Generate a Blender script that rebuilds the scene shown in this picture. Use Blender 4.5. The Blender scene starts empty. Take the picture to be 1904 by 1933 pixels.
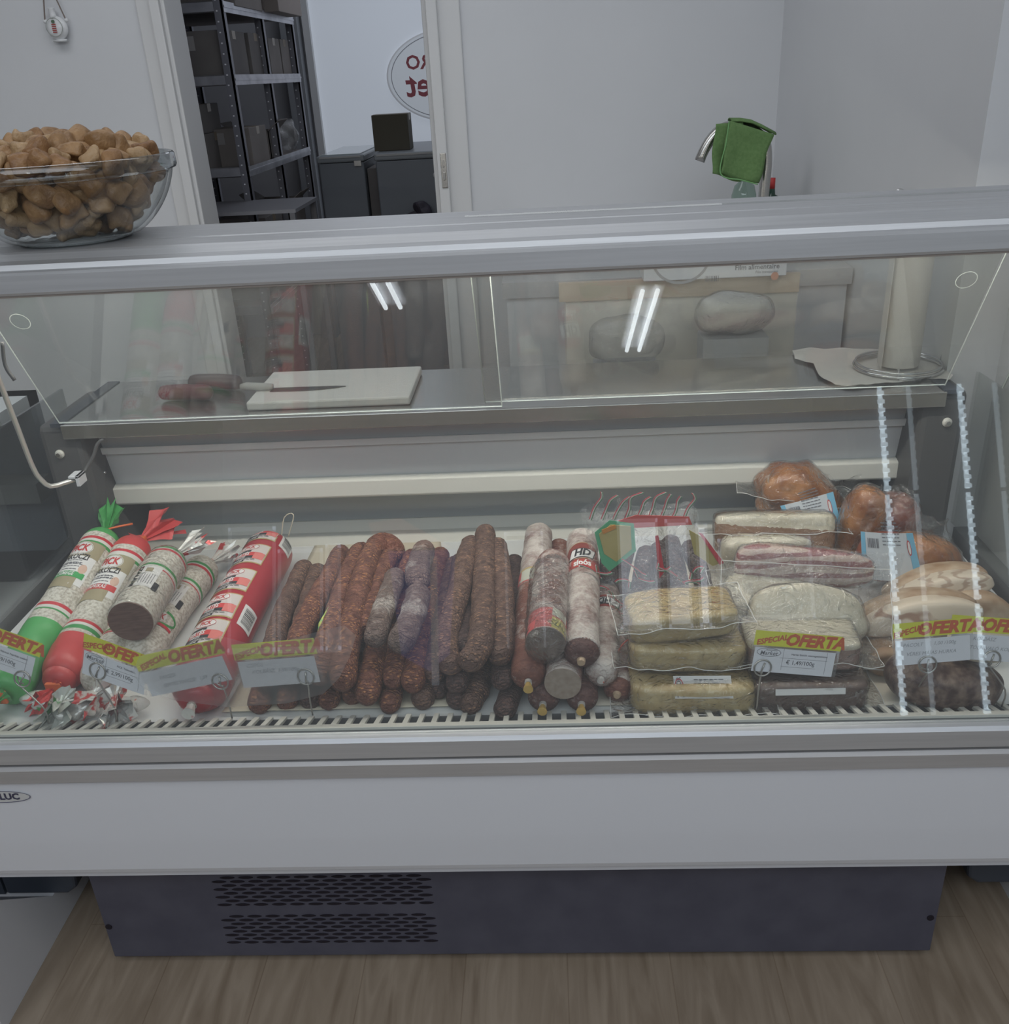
import bpy, bmesh, math, random
from mathutils import Vector, Matrix, noise
random.seed(7)
SC = bpy.context.scene
COL = SC.collection
V = Vector
# ------------------------------------------------------------------ camera
F = 1755.0; CX = 952.0; CY = 966.5
P_, Y_, R_ = [math.radians(a) for a in (25.287, 3.293, -3.251)]
fwd = V((-math.sin(Y_)*math.cos(P_), math.cos(Y_)*math.cos(P_), -math.sin(P_)))
r0 = V((math.cos(Y_), math.sin(Y_), 0)); u0 = r0.cross(fwd)
RT = r0*math.cos(R_)+u0*math.sin(R_); UP = -r0*math.sin(R_)+u0*math.cos(R_)
CAM = V((0, 0, 1.5))
cd = bpy.data.cameras.new('camera'); cam = bpy.data.objects.new('camera', cd); COL.objects.link(cam)
cd.sensor_fit = 'HORIZONTAL'; cd.sensor_width = 36; cd.lens = 36*F/1904.0; cd.clip_start = .02
m3 = Matrix((RT, UP, -fwd)).transposed()
cam.matrix_world = Matrix.Translation(CAM) @ m3.to_4x4()
SC.camera = cam
SC.view_settings.view_transform = 'Standard'; SC.view_settings.look = 'None'
SC.view_settings.gamma = 1; SC.view_settings.exposure = -.12; SC.view_settings.use_curve_mapping = False
SC.cycles.transparent_max_bounces = 40; SC.cycles.max_bounces = 8
SC.cycles.caustics_reflective = False; SC.cycles.caustics_refractive = False

def ray(px, py): return RT*(px-CX) - UP*(py-CY) + fwd*F
def atz(px, py, z): r = ray(px, py); return CAM + r*((z-1.5)/r.z)
def aty(px, py, y): r = ray(px, py); return CAM + r*(y/r.y)
def atx(px, py, x): r = ray(px, py); return CAM + r*(x/r.x)
def proj(p):
    d = V(p)-CAM; w = d.dot(fwd); return (CX+F*d.dot(RT)/w, CY-F*d.dot(UP)/w)

# ------------------------------------------------------------------ world + lights
w = bpy.data.worlds.new('world'); SC.world = w; w.use_nodes = True
w.node_tree.nodes['Background'].inputs[0].default_value = (.80, .88, 1, 1)
w.node_tree.nodes['Background'].inputs[1].default_value = .12
def area(name, loc, rot, sx, sy, power, col):
    l = bpy.data.lights.new(name, 'AREA'); l.shape = 'RECTANGLE'; l.size = sx; l.size_y = sy
    l.energy = power; l.color = col
    o = bpy.data.objects.new(name, l); o.location = loc; o.rotation_euler = [math.radians(a) for a in rot]
    COL.objects.link(o); return o
area('shop_fill', (0.0, -1.00, 2.535), (25, 0, 0), 4.2, .95, 43, (.84, .92, 1))  # unseen soft panel added to light the counter front, no fixture
area('shop_fill_near', (-.2, -.1, 2.72), (0, 0, 0), 3.4, 1.0, 16, (.95, .98, 1))  # added overhead fill, belongs to no ceiling fixture
area('behind_counter_fill', (-.75, 2.2, 2.70), (12, 0, 0), 2.6, .8, 15, (.95, .97, 1))  # fill added to brighten the wall behind the counter
area('counter_led_light', (-.107, 1.42, 1.240), (18, 0, 0), 1.60, .03, 5.4, (1, .95, .86))
area('adjacent_counter_fill', (-1.75, 1.40, 1.22), (18, 0, 0), 1.1, .03, 6.0, (1, .96, .88))  # fill added to lift the dim neighbouring panel, no strip modelled there
area('stockroom_fill', (-.6, 5.0, 2.6), (0, 0, 0), 1.0, 1.0, 6, (.85, .9, 1))  # added fill, the room itself only gets door and window light

# ------------------------------------------------------------------ helpers
def lin(c):
    if isinstance(c, (tuple, list)) : return tuple(c)+(1,)
    return (c, c, c, 1)
_M = {}
def mat(name, col, rough=.5, metal=0, col2=None, scale=40, amount=(.35, .65), bump=0, bscale=None, stretch=None, spec=.5, detail=4, sheen=0, emit=None, alpha=None):
    if name in _M: return _M[name]
    m = bpy.data.materials.new(name); m.use_nodes = True; _M[name] = m
    nt = m.node_tree; b = nt.nodes['Principled BSDF']; L = nt.links.new; N = nt.nodes.new
    b.inputs['Base Color'].default_value = lin(col); b.inputs['Roughness'].default_value = rough
    b.inputs['Metallic'].default_value = metal; b.inputs['Specular IOR Level'].default_value = spec
    if emit: b.inputs['Emission Color'].default_value = lin(emit[0]); b.inputs['Emission Strength'].default_value = emit[1]
    tc = N('ShaderNodeTexCoord'); mp = N('ShaderNodeMapping'); L(tc.outputs['Object'], mp.inputs[0])
    if stretch: mp.inputs['Scale'].default_value = stretch
    if col2 is not None:
        n = N('ShaderNodeTexNoise'); n.inputs['Scale'].default_value = scale; n.inputs['Detail'].default_value = detail
        L(mp.outputs[0], n.inputs['Vector'])
        r = N('ShaderNodeValToRGB'); r.color_ramp.elements[0].position = amount[0]; r.color_ramp.elements[1].position = amount[1]
        r.color_ramp.elements[0].color = lin(col); r.color_ramp.elements[1].color = lin(col2)
        L(n.outputs[0], r.inputs[0]); L(r.outputs[0], b.inputs['Base Color'])
    if bump:
        n2 = N('ShaderNodeTexNoise'); n2.inputs['Scale'].default_value = bscale or scale*2; n2.inputs['Detail'].default_value = 3
        L(mp.outputs[0], n2.inputs['Vector'])
        bp = N('ShaderNodeBump'); bp.inputs['Strength'].default_value = bump; bp.inputs['Distance'].default_value = .002
        L(n2.outputs[0], bp.inputs['Height']); L(bp.outputs[0], b.inputs['Normal'])
    return m

def glassy(name, tint=(1, 1, 1), base=.04, gain=.9, rough=0.0, haze=0, hcol=(.8, .8, .8), bump=0, bscale=60, power=5, hz_scale=None):
    """clear sheet: looks straight through, mirrors by Schlick's law, optionally a little milky"""
    if name in _M: return _M[name]
    m = bpy.data.materials.new(name); m.use_nodes = True; _M[name] = m
    nt = m.node_tree; N = nt.nodes.new; L = nt.links.new
    nt.nodes.remove(nt.nodes['Principled BSDF']); out = nt.nodes['Material Output']
    tr = N('ShaderNodeBsdfTransparent'); tr.inputs[0].default_value = lin(tint)
    gl = N('ShaderNodeBsdfGlossy'); gl.inputs['Roughness'].default_value = rough
    lw = N('ShaderNodeLayerWeight'); lw.inputs['Blend'].default_value = .5
    pw = N('ShaderNodeMath'); pw.operation = 'POWER'; pw.inputs[1].default_value = power; L(lw.outputs['Facing'], pw.inputs[0])
    ma = N('ShaderNodeMath'); ma.operation = 'MULTIPLY_ADD'; ma.inputs[1].default_value = gain; ma.inputs[2].default_value = base; ma.use_clamp = True
    L(pw.outputs[0], ma.inputs[0])
    if bump:
        tc = N('ShaderNodeTexCoord'); n = N('ShaderNodeTexNoise'); n.inputs['Scale'].default_value = bscale; n.inputs['Detail'].default_value = 3
        n.inputs['Distortion'].default_value = 1.6
        L(tc.outputs['Object'], n.inputs['Vector']); bp = N('ShaderNodeBump'); bp.inputs['Strength'].default_value = bump; bp.inputs['Distance'].default_value = .012
        L(n.outputs[0], bp.inputs['Height']); L(bp.outputs[0], gl.inputs['Normal']); L(bp.outputs[0], lw.inputs['Normal'])
    last = tr
    if haze:
        df = N('ShaderNodeBsdfDiffuse'); df.inputs[0].default_value = lin(hcol)
        mh = N('ShaderNodeMixShader'); mh.inputs[0].default_value = haze
        L(tr.outputs[0], mh.inputs[1]); L(df.outputs[0], mh.inputs[2]); last = mh
    mx = N('ShaderNodeMixShader'); L(ma.outputs[0], mx.inputs[0]); L(last.outputs[0], mx.inputs[1]); L(gl.outputs[0], mx.inputs[2])
    L(mx.outputs[0], out.inputs[0]); return m

def tag(o, label=None, cat=None, group=None, kind=None):
    if label: o['label'] = label
    if cat: o['category'] = cat
    if group: o['group'] = group
    if kind: o['kind'] = kind
    return o
def empty(name, loc, label=None, cat=None, group=None, rz=0):
    o = bpy.data.objects.new(name, None); COL.objects.link(o); o.location = loc; o.rotation_euler = (0, 0, rz); o.empty_display_size = .05
    bpy.context.view_layer.update()
    return tag(o, label, cat, group)
def W(o):
    m = o.matrix_basis.copy()
    while o.parent: o = o.parent; m = o.matrix_basis @ m
    return m
def mesh(name, vs, fs, m, parent=None, smooth=False, mi=None, origin=None):
    """vs are world coordinates; the object's origin is put at the parent's (or at `origin`)"""
    o0 = V(origin) if origin is not None else (W(parent).translation.copy() if parent else V((0, 0, 0)))
    inv = None
    if parent: inv = W(parent).inverted()
    me = bpy.data.meshes.new(name)
    if parent and origin is None: pts = [inv @ V(v) for v in vs]
    else: pts = [V(v)-o0 for v in vs]
    me.from_pydata(pts, [], fs)
    ms = m if isinstance(m, (list, tuple)) else [m]
    for x in ms: me.materials.append(x)
    if mi is not None: me.polygons.foreach_set('material_index', mi)
    if smooth: me.polygons.foreach_set('use_smooth', [True]*len(me.polygons))
    me.update()
    o = bpy.data.objects.new(name, me); COL.objects.link(o)
    if parent:
        o.parent = parent
        if origin is not None: o.location = inv @ o0
    else: o.location = o0
    return o

class B:
    """collects shapes in world space"""
    def __init__(s): s.v = []; s.f = []; s.m = []
    def add(s, vs, fs, mi=0):
        k = len(s.v); s.v += [V(v) for v in vs]; s.f += [tuple(i+k for i in f) for f in fs]
        s.m += (mi if isinstance(mi, list) else [mi]*len(fs)); return s
    def box(s, a, b, mi=0):
        x0, y0, z0 = a; x1, y1, z1 = b
        return s.add([(x0, y0, z0), (x1, y0, z0), (x1, y1, z0), (x0, y1, z0), (x0, y0, z1), (x1, y0, z1), (x1, y1, z1), (x0, y1, z1)],
                     [(0, 3, 2, 1), (4, 5, 6, 7), (0, 1, 5, 4), (1, 2, 6, 5), (2, 3, 7, 6), (3, 0, 4, 7)], mi)
    def prism(s, prof, x0, x1, mi=0):
        """prof: (y, z) outline extruded along x"""
        n = len(prof); vs = [(x0, y, z) for y, z in prof]+[(x1, y, z) for y, z in prof]
        fs = [tuple(range(n)), tuple(range(2*n-1, n-1, -1))]+[(i, i+n, (i+1) % n+n, (i+1) % n) for i in range(n)]
        return s.add(vs, fs, mi)
    def slabpoly(s, pts, off, mi=0):
        """closed 3-D polygon thickened by the vector off"""
        n = len(pts); pts = [V(p) for p in pts]; off = V(off)
        fs = [tuple(range(n)), tuple(range(2*n-1, n-1, -1))]+[(i, (i+1) % n, (i+1) % n+n, i+n) for i in range(n)]
        return s.add(pts+[p+off for p in pts], fs, mi)
    def tube(s, path, rad, seg=12, cap=True, mi=0, flat=1):
        vs, fs, _ = tube_geo(path, rad, seg, cap); return s.add(vs, fs, mi)
    def build(s, name, m, parent=None, smooth=False, bevel=0, **k):
        o = mesh(name, s.v, s.f, m, parent, smooth, s.m if isinstance(m, (list, tuple)) else None, **k)
        bm = bmesh.new(); bm.from_mesh(o.data); bmesh.ops.recalc_face_normals(bm, faces=bm.faces); bm.to_mesh(o.data); bm.free()
        if bevel:
            md = o.modifiers.new('bevel', 'BEVEL'); md.width = bevel; md.segments = 2; md.limit_method = 'ANGLE'; md.angle_limit = math.radians(40)
        return o

def frames(path, ref=V((0, -.55, .83))):
    P = [V(p) for p in path]; out = []
    for i, p in enumerate(P):
        T = (P[min(i+1, len(P)-1)]-P[max(i-1, 0)]).normalized()
        N = (ref-T*ref.dot(T)); N = N.normalized() if N.length > 1e-4 else T.orthogonal().normalized()
        out.append((p, T, N, T.cross(N)))
    return out
def tube_geo(path, rad, seg=12, cap=True, ref=None, wob=0):
    fr = frames(path, ref or V((.13, -.55, .83))); n = len(fr)
    if not isinstance(rad, (list, tuple)): rad = [rad]*n
    vs = []; fs = []
    for i, (p, T, N, Bn) in enumerate(fr):
        for k in range(seg):
            a = 2*math.pi*k/seg; d = N*math.cos(a)+Bn*math.sin(a)
            r = rad[i]
            if wob: r *= 1+wob*(noise.noise((p+d*r)*38))+wob*.5*noise.noise((p+d*r)*110)
            vs.append(p+d*r)
    for i in range(n-1):
        for k in range(seg):
            a = i*seg+k; b = i*seg+(k+1) % seg; fs.append((a, b, b+seg, a+seg))
    if cap: fs.append(tuple(range(seg-1, -1, -1))); fs.append(tuple((n-1)*seg+k for k in range(seg)))
    return vs, fs, fr
def smooth_path(pts, step=.006):
    """Catmull-Rom through the points"""
    P = [V(p) for p in pts]; P = [P[0]*2-P[1]]+P+[P[-1]*2-P[-2]]; out = []
    for i in range(1, len(P)-2):
        n = max(2, int((P[i+1]-P[i]).length/step))
        for k in range(n):
            t = k/n; a, b, c, d = P[i-1], P[i], P[i+1], P[i+2]
            out.append(.5*((2*b)+(c-a)*t+(2*a-5*b+4*c-d)*t*t+(3*b-a-3*c+d)*t**3))
    out.append(P[-2]); return out
def arclen(path):
    s = [0]
    for a, b in zip(path, path[1:]): s.append(s[-1]+(b-a).length)
    return s

def ico(sub):
    bm = bmesh.new(); bmesh.ops.create_icosphere(bm, subdivisions=sub, radius=1)
    vs = [v.co.copy() for v in bm.verts]; fs = [tuple(v.index for v in f.verts) for f in bm.faces]; bm.free(); return vs, fs
_ico = {}
def superlump(c, half, rot=(0, 0, 0), e=.5, nz=.06, nf=25, sub=4, taper=None, seed=0):
    """a rounded block: e 1 = ellipsoid, small = box; rot in degrees; taper(v)->v in local unit space"""
    if sub not in _ico: _ico[sub] = ico(sub)
    vs, fs = _ico[sub]; M = Matrix.Rotation(math.radians(rot[2]), 3, 'Z') @ Matrix.Rotation(math.radians(rot[1]), 3, 'Y') @ Matrix.Rotation(math.radians(rot[0]), 3, 'X')
    out = []; p = 2/e
    for v in vs:
        k = (abs(v.x)**p+abs(v.y)**p+abs(v.z)**p)**(-1/p)
        q = v*k
        if taper: q = taper(q)
        q = V((q.x*half[0], q.y*half[1], q.z*half[2]))
        q *= 1+nz*noise.noise(q*nf+V((seed*7.1, seed*3.3, 0)))
        out.append(V(c)+M @ q)
    return out, fs

# text -> flat 2-D mesh -----------------------------------------------------
_T = {}
def text2d(s, size, bold=0, shear=0, space=1):
    key = (s, round(size, 5), bold, shear, space)
    if key in _T: return _T[key]
    cu = bpy.data.curves.new('t', 'FONT'); cu.body = s; cu.size = size; cu.align_x = 'CENTER'; cu.align_y = 'CENTER'
    cu.offset = bold*size; cu.shear = shear; cu.space_character = space; cu.resolution_u = 2
    o = bpy.data.objects.new('t', cu); COL.objects.link(o); bpy.context.view_layer.update()
    me = bpy.data.meshes.new_from_object(o.evaluated_get(bpy.context.evaluated_depsgraph_get()))
    vs = [(v.co.x, v.co.y) for v in me.vertices]; fs = [tuple(p.vertices) for p in me.polygons]
    bpy.data.objects.remove(o); bpy.data.curves.remove(cu); bpy.data.meshes.remove(me)
    _T[key] = (vs, fs); return _T[key]
def rect2d(w, h, nx=1, ny=1, x=0, y=0, shear=0):
    vs = []; fs = []
    for j in range(ny+1):
        for i in range(nx+1): yy = -h/2+h*j/ny; vs.append((x-w/2+w*i/nx+shear*yy, y+yy))
    for j in range(ny):
        for i in range(nx): a = j*(nx+1)+i; fs.append((a, a+1, a+nx+2, a+nx+1))
    return vs, fs
def disc2d(rx, ry, n=32, x=0, y=0, rings=1):
    vs = [(x, y)]; fs = []
    for j in range(1, rings+1):
        for k in range(n): vs.append((x+rx*j/rings*math.cos(2*math.pi*k/n), y+ry*j/rings*math.sin(2*math.pi*k/n)))
    for k in range(n): fs.append((0, 1+k, 1+(k+1) % n))
    for j in range(1, rings):
        for k in range(n): a = 1+(j-1)*n; b = 1+j*n; fs.append((a+k, b+k, b+(k+1) % n, a+(k+1) % n))
    return vs, fs
def ring2d(rx, ry, t, n=40, x=0, y=0):
    vs = []; fs = []
    for k in range(n):
        c, s_ = math.cos(2*math.pi*k/n), math.sin(2*math.pi*k/n)
        vs += [(x+rx*c, y+ry*s_), (x+(rx-t)*c, y+(ry-t)*s_)]
    for k in range(n): a = 2*k; b = 2*((k+1) % n); fs.append((a, b, b+1, a+1))
    return vs, fs
def line2d(pts, t, x=0, y=0):
    vs = []; fs = []
    for i, (a, b) in enumerate(pts):
        q = pts[min(i+1, len(pts)-1)]; p = pts[max(i-1, 0)]; dx, dy = q[0]-p[0], q[1]-p[1]; l = math.hypot(dx, dy) or 1
        nx, ny = -dy/l*t/2, dx/l*t/2; vs += [(x+a+nx, y+b+ny), (x+a-nx, y+b-ny)]
    for i in range(len(pts)-1): a = 2*i; fs.append((a, a+1, a+3, a+2))
    return vs, fs
def mv(g, x=0, y=0, rot=0, sc=1, mir=1):
    c, s_ = math.cos(math.radians(rot)), math.sin(math.radians(rot))
    return ([(x+mir*sc*(a*c-b*s_), y+sc*(a*s_+b*c)) for a, b in g[0]], g[1])
def join2d(*gs):
    vs = []; fs = []
    for g in gs:
        k = len(vs); vs += g[0]; fs += [tuple(i+k for i in f) for f in g[1]]
    return vs, fs
def barcode2d(w, h, n=22, x=0, y=0, seed=1):
    rr = random.Random(seed); gs = []; p = -w/2
    while p < w/2:
        b = rr.choice((.3, .5, .8))*w/n*1.4; gs.append(rect2d(b, h, 1, 2, x+p+b/2, y)); p += b+rr.choice((.4, .7))*w/n*1.4
    return join2d(*gs)
def lines2d(w, n, gap, t, x=0, y=0, seed=1, words=True):
    """rows of unreadable small print"""
    rr = random.Random(seed); gs = []
    for k in range(n):
        p = -w/2
        while p < w/2-.1*w:
            l = min(rr.uniform(.08, .26)*w, w/2-p); gs.append(rect2d(l, t, 2, 1, x+p+l/2, y-k*gap)); p += l+.035*w
    return join2d(*gs)

def lay(g, o, ex, ey, off):   # flat layout on a plane
    n = ex.cross(ey).normalized()
    return [o+ex*a+ey*b+n*off for a, b in g[0]]
def wrapf(path, rads, s0, a0, rot=0, sy=1.75):
    """returns f(geo, off): wraps flat art around a tube; x runs round it, y runs along it"""
    fr = frames(path); S = arclen([V(p) for p in path]); c, s_ = math.cos(math.radians(rot)), math.sin(math.radians(rot))
    def f(g, off):
        out = []
        for a, b in g[0]:
            x, y = a*c-b*s_, a*s_+b*c
            s = min(max(s0+y*sy, 0), S[-1]-1e-6); i = 0
            while i < len(S)-2 and S[i+1] < s: i += 1
            t = (s-S[i])/(S[i+1]-S[i]+1e-9); p = fr[i][0].lerp(fr[i+1][0], t)
            N = fr[i][2].lerp(fr[i+1][2], t); Bn = fr[i][3].lerp(fr[i+1][3], t); r = (rads[i]*(1-t)+rads[i+1]*t)
            # T x N with T pointing to the back gives -x..; want +x to the right in the picture
            ang = a0+x/max(r, .004); d = N*math.cos(ang)+Bn*math.sin(ang); out.append(p+d*(r+off))
        return out
    return f
# ------------------------------------------------------------------ materials
WALL = mat('wall_paint', (.68, .69, .71), .6, col2=(.70, .71, .73), scale=3)
WHITE = mat('white_lacquer', (.655, .665, .70), .35)
TRIMW = mat('door_trim_white', (.70, .70, .70), .45)
CREAM = mat('cream_enamel', (.68, .67, .62), .4)
ALU = mat('anodised_aluminium', (.54, .55, .57), .46, .6, col2=(.59, .60, .62), scale=30, stretch=(.15, 6, 6))
STEEL = mat('brushed_steel', (.50, .49, .47), .24, .95, col2=(.56, .55, .53), scale=60, stretch=(.05, 8, 8))
CHROME = mat('chrome', (.7, .7, .7), .15, 1)
DARKM = mat('dark_grey_base_paint', (.072, .072, .100), .45, col2=(.088, .088, .118), scale=18)
TUB = mat('dark_grey_plastic', (.055, .065, .085), .5)
POST = mat('grey_post_paint', (.085, .085, .088), .5)
GREYP = mat('grey_panel', (.70, .70, .71), .4)
HOLE = mat('vent_black', (.010, .006, .012), .9)
GLASS = glassy('front_glass', (.96, .975, .97), .055, .9, haze=.035, hcol=(.8, .8, .8))
PANE = glassy('rear_acrylic', (.93, .94, .93), .085, .9, haze=.022, hcol=(.75, .75, .78))
SGLASS = glassy('side_glass', (.80, .83, .84), .34, .7)
FILM = glassy('clear_film', (.95, .95, .95), .07, .9, .06, haze=.018, bump=1.0, bscale=42, power=2.5)
FILM2 = glassy('milky_film', (.9, .9, .9), .06, .8, .12, haze=.16, bump=.8, bscale=35, power=3)
BLACK = mat('black_ink', (.03, .03, .035), .6)
INK = mat('grey_ink', (.16, .16, .18), .7)
REDINK = mat('red_ink', (.55, .05, .05), .5)
GRN = mat('green_ink', (.06, .36, .11), .5)
PAPER = mat('white_paper', (.70, .71, .76), .7)
LBL = mat('label_white', (.74, .73, .72), .5)

# ------------------------------------------------------------------ the room
def struct(name, b, m, **k): o = b.build(name, m, **k); o['kind'] = 'structure'; return o
fm = bpy.data.materials.new('oak_laminate'); fm.use_nodes = True
nt = fm.node_tree; N = nt.nodes.new; L = nt.links.new; bs = nt.nodes['Principled BSDF']; bs.inputs['Roughness'].default_value = .5
tc = N('ShaderNodeTexCoord'); mp = N('ShaderNodeMapping'); mp.inputs['Rotation'].default_value = (0, 0, math.radians(90)); L(tc.outputs['Object'], mp.inputs[0])
mp2 = N('ShaderNodeMapping'); mp2.inputs['Scale'].default_value = (1.0, 8, 1); L(mp.outputs[0], mp2.inputs[0])
n1 = N('ShaderNodeTexNoise'); n1.inputs['Scale'].default_value = 3; n1.inputs['Detail'].default_value = 8; n1.inputs['Distortion'].default_value = 1.6; L(mp2.outputs[0], n1.inputs['Vector'])
rp = N('ShaderNodeValToRGB'); rp.color_ramp.elements[0].position = .22; rp.color_ramp.elements[1].position = .80
rp.color_ramp.elements[0].color = (.20, .150, .105, 1); rp.color_ramp.elements[1].color = (.37, .30, .23, 1); L(n1.outputs[0], rp.inputs[0])
br = N('ShaderNodeTexBrick'); br.inputs['Scale'].default_value = 1; br.inputs['Brick Width'].default_value = 1.3; br.inputs['Row Height'].default_value = .19
br.inputs['Mortar Size'].default_value = .0012; br.inputs['Color1'].default_value = (.9, .9, .9, 1); br.inputs['Color2'].default_value = (1, 1, 1, 1); br.inputs['Mortar'].default_value = (.78, .75, .72, 1)
L(mp.outputs[0], br.inputs['Vector'])
mu = N('ShaderNodeMixRGB'); mu.blend_type = 'MULTIPLY'; mu.inputs[0].default_value = 1; L(rp.outputs[0], mu.inputs[1]); L(br.outputs[0], mu.inputs[2]); L(mu.outputs[0], bs.inputs['Base Color'])
struct('floor', B().box((-3.6, -4.6, -.08), (3.4, 6.3, 0)), fm)
struct('ceiling', B().box((-3.6, -4.6, 2.75), (3.4, 6.3, 2.85)), WALL)
DX0, DX1 = -1.165, -.345
bw = B(); bw.box((-3.5, 3.3, 0), (DX0-.012, 3.42, 2.75)); bw.box((DX1+.006, 3.3, 0), (.765, 3.42, 2.75)); bw.box((DX0, 3.3, 2.2), (DX1, 3.42, 2.75))
struct('wall_back', bw, WALL)
struct('wall_right', B().box((.765, 1.76, 0), (.88, 3.42, 2.75)).box((.86, 1.25, 0), (.98, 1.76, 2.75)).box((3.3, -4.6, 0), (3.4, 1.25, 2.75)).box((.98, 1.25, 0), (3.3, 1.35, 2.75)), WALL)
struct('wall_left', B().box((-3.6, -4.6, 0), (-3.5, 6.3, 2.75)), WALL)
# door casing: broad flat strip, raised bead and jamb on both sides
tl = B(); tl.box((DX0-.095, 3.285, 0), (DX0-.045, 3.31, 2.3)); tl.box((DX0-.045, 3.262, 0), (DX0-.012, 3.32, 2.3)); tl.box((DX0-.03, 3.28, 0), (DX0+.0, 3.44, 2.3))
struct('trim_1', tl, TRIMW, bevel=.004)
tr_ = B(); tr_.box((DX1+.03, 3.285, 0), (DX1+.105, 3.31, 2.3)); tr_.box((DX1-.0, 3.262, 0), (DX1+.035, 3.42, 2.3)); tr_.box((DX1-.018, 3.31, 0), (DX1+.012, 3.33, 2.3))
t2 = struct('trim_2', tr_, TRIMW, bevel=.004)
q = aty(838, 322, 3.262)
kp = B().box((q.x-.010, 3.258, q.z-.055), (q.x+.010, 3.263, q.z+.055)); kp.box((q.x-.004, 3.255, q.z-.03), (q.x+.004, 3.259, q.z-.005)); kp.box((q.x-.003, 3.255, q.z+.01), (q.x+.003, 3.259, q.z+.035))
kp.build('lock_plate', STEEL, t2, bevel=.002)

# stockroom beyond the door
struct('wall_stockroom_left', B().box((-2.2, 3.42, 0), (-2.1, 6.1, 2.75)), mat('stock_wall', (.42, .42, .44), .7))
struct('wall_stockroom_right', B().box((.6, 3.42, 0), (.7, 6.1, 2.75)), WALL)
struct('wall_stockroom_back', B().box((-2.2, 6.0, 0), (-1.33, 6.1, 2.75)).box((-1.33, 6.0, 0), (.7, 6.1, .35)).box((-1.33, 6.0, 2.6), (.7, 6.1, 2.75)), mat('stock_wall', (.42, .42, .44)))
wn = struct('window_1', B().box((-1.33, 6.01, .35), (.6, 6.03, 2.6)), mat('frosted_window', (.5, .52, .55), .5, emit=((.70, .77, .88), .36)))
fr_ = B(); fr_.box((-1.345, 5.97, .35), (-1.305, 6.01, 2.6)); fr_.build('window_frame', TRIMW, wn)
fr_ = B(); fr_.box((-1.46, 5.9, 0), (-1.36, 6.0, 2.75)); struct('trim_3', fr_, mat('grey_profile', (.30, .31, .33), .5))

# the shop side behind the viewer (seen as reflections)
struct('wall_front', B().box((-3.6, -4.6, 0), (3.4, -4.5, .55)).box((-3.6, -4.6, 2.4), (3.4, -4.5, 2.85)).box((-3.6, -4.6, .55), (-2.6, -4.5, 2.4)).box((2.0, -4.6, .55), (3.4, -4.5, 2.4)), mat('shop_wall', (.30, .30, .32), .7))
def lit(name, col, s): return mat(name, (.3, .3, .3), .5, emit=(col, s))
wi = 2
for x0, x1, z0, z1, c, s_ in ((-2.50, -2.17, .6, 1.5, (.5, .55, .65), .22), (-2.11, -1.80, .6, 1.32, (.5, .52, .6), .16), (-1.74, -1.66, .6, 1.35, (.5, .55, .65), .5), (-.36, -.10, .5, 1.4, (.35, .35, .4), .16), (.50, .77, .70, 1.47, (.80, .87, 1), 1.9), (.86, 1.0, .70, 1.46, (.80, .87, 1), 1.7), (1.09, 1.14, .70, 1.42, (.85, .9, 1), 2.6), (1.25, 1.9, .75, 1.3, (.3, .33, .4), .2)):
    o = struct('window_%d' % wi, B().box((x0, -4.56, z0), (x1, -4.54, z1)), lit('lit_pane_%d' % wi, c, s_)); wi += 1
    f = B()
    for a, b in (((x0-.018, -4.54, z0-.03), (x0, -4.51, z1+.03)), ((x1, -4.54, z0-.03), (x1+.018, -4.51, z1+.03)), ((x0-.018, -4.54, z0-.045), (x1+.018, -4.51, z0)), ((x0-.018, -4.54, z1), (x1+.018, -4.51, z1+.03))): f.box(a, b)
    f.build('window_frame', mat('window_frame_glow', (.8, .82, .86), .4, emit=((.75, .8, .9), .5)), o)  # frames emit a little, painting in the brightness of lit bars
# lamps on the shop ceiling
def tube_lamp(x, y0, y1, label):
    t = empty('ceiling_lamp', (x, (y0+y1)/2, 2.75), label, 'lamp', 'twin tube lamps on the shop ceiling')
    B().box((x-.09, y0-.03, 2.715), (x+.09, y1+.03, 2.75)).build('housing', WHITE, t)
    for d in (-.045, .045):
        b = B(); b.tube([(x+d, y0, 2.69), (x+d, y1, 2.69)], .014, 12); b.build('fluorescent_tube', mat('tube_glow', (1, 1, 1), emit=((.88, .95, 1), 9)), t, True)
tube_lamp(.62, -4.1, -2.85, 'twin fluorescent ceiling lamp, mirrored in the glass below the film box')
tube_lamp(-.94, -2.95, -1.7, 'twin fluorescent ceiling lamp, mirrored in the glass above the cutting board')
for i, (x, s_) in enumerate(((2.12, 5.5), (2.30, 1.4), (2.62, 5.5), (2.84, 1.2))):
    t = empty('led_strip', (x, -3.42, .12), ['bright upright LED strip, the left one mirrored right of centre in the glass', 'faint upright LED strip just right of the bright left one', 'bright upright LED strip mirrored nearest the right edge of the glass', 'faint upright LED strip mirrored at the very right edge'][i], 'LED strip')
    for sgm in range(3):
        b = B(); z0 = .12+sgm*.70
        for k in range(12): z = z0+k*.056; b.tube([(x, -3.42, z), (x, -3.42, z+.024)], .022 if s_ > 3 else .014, 8)
        b.box((x-.012, -3.44, z0-.005), (x+.012, -3.425, z0+.67)); b.build('led_segment', mat('led_glow_%d' % (s_ > 3), (1, 1, 1), emit=((.72, .88, 1), s_*.6)), t)
b = B().box((1.95, -3.6, 0), (3.1, -3.44, 2.3)); tag(b.build('shop_fridge', mat('fridge_dark', (.12, .12, .13), .6)), 'tall dark shop fridge behind the LED strips, seen only mirrored in the glass', 'fridge')
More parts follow.
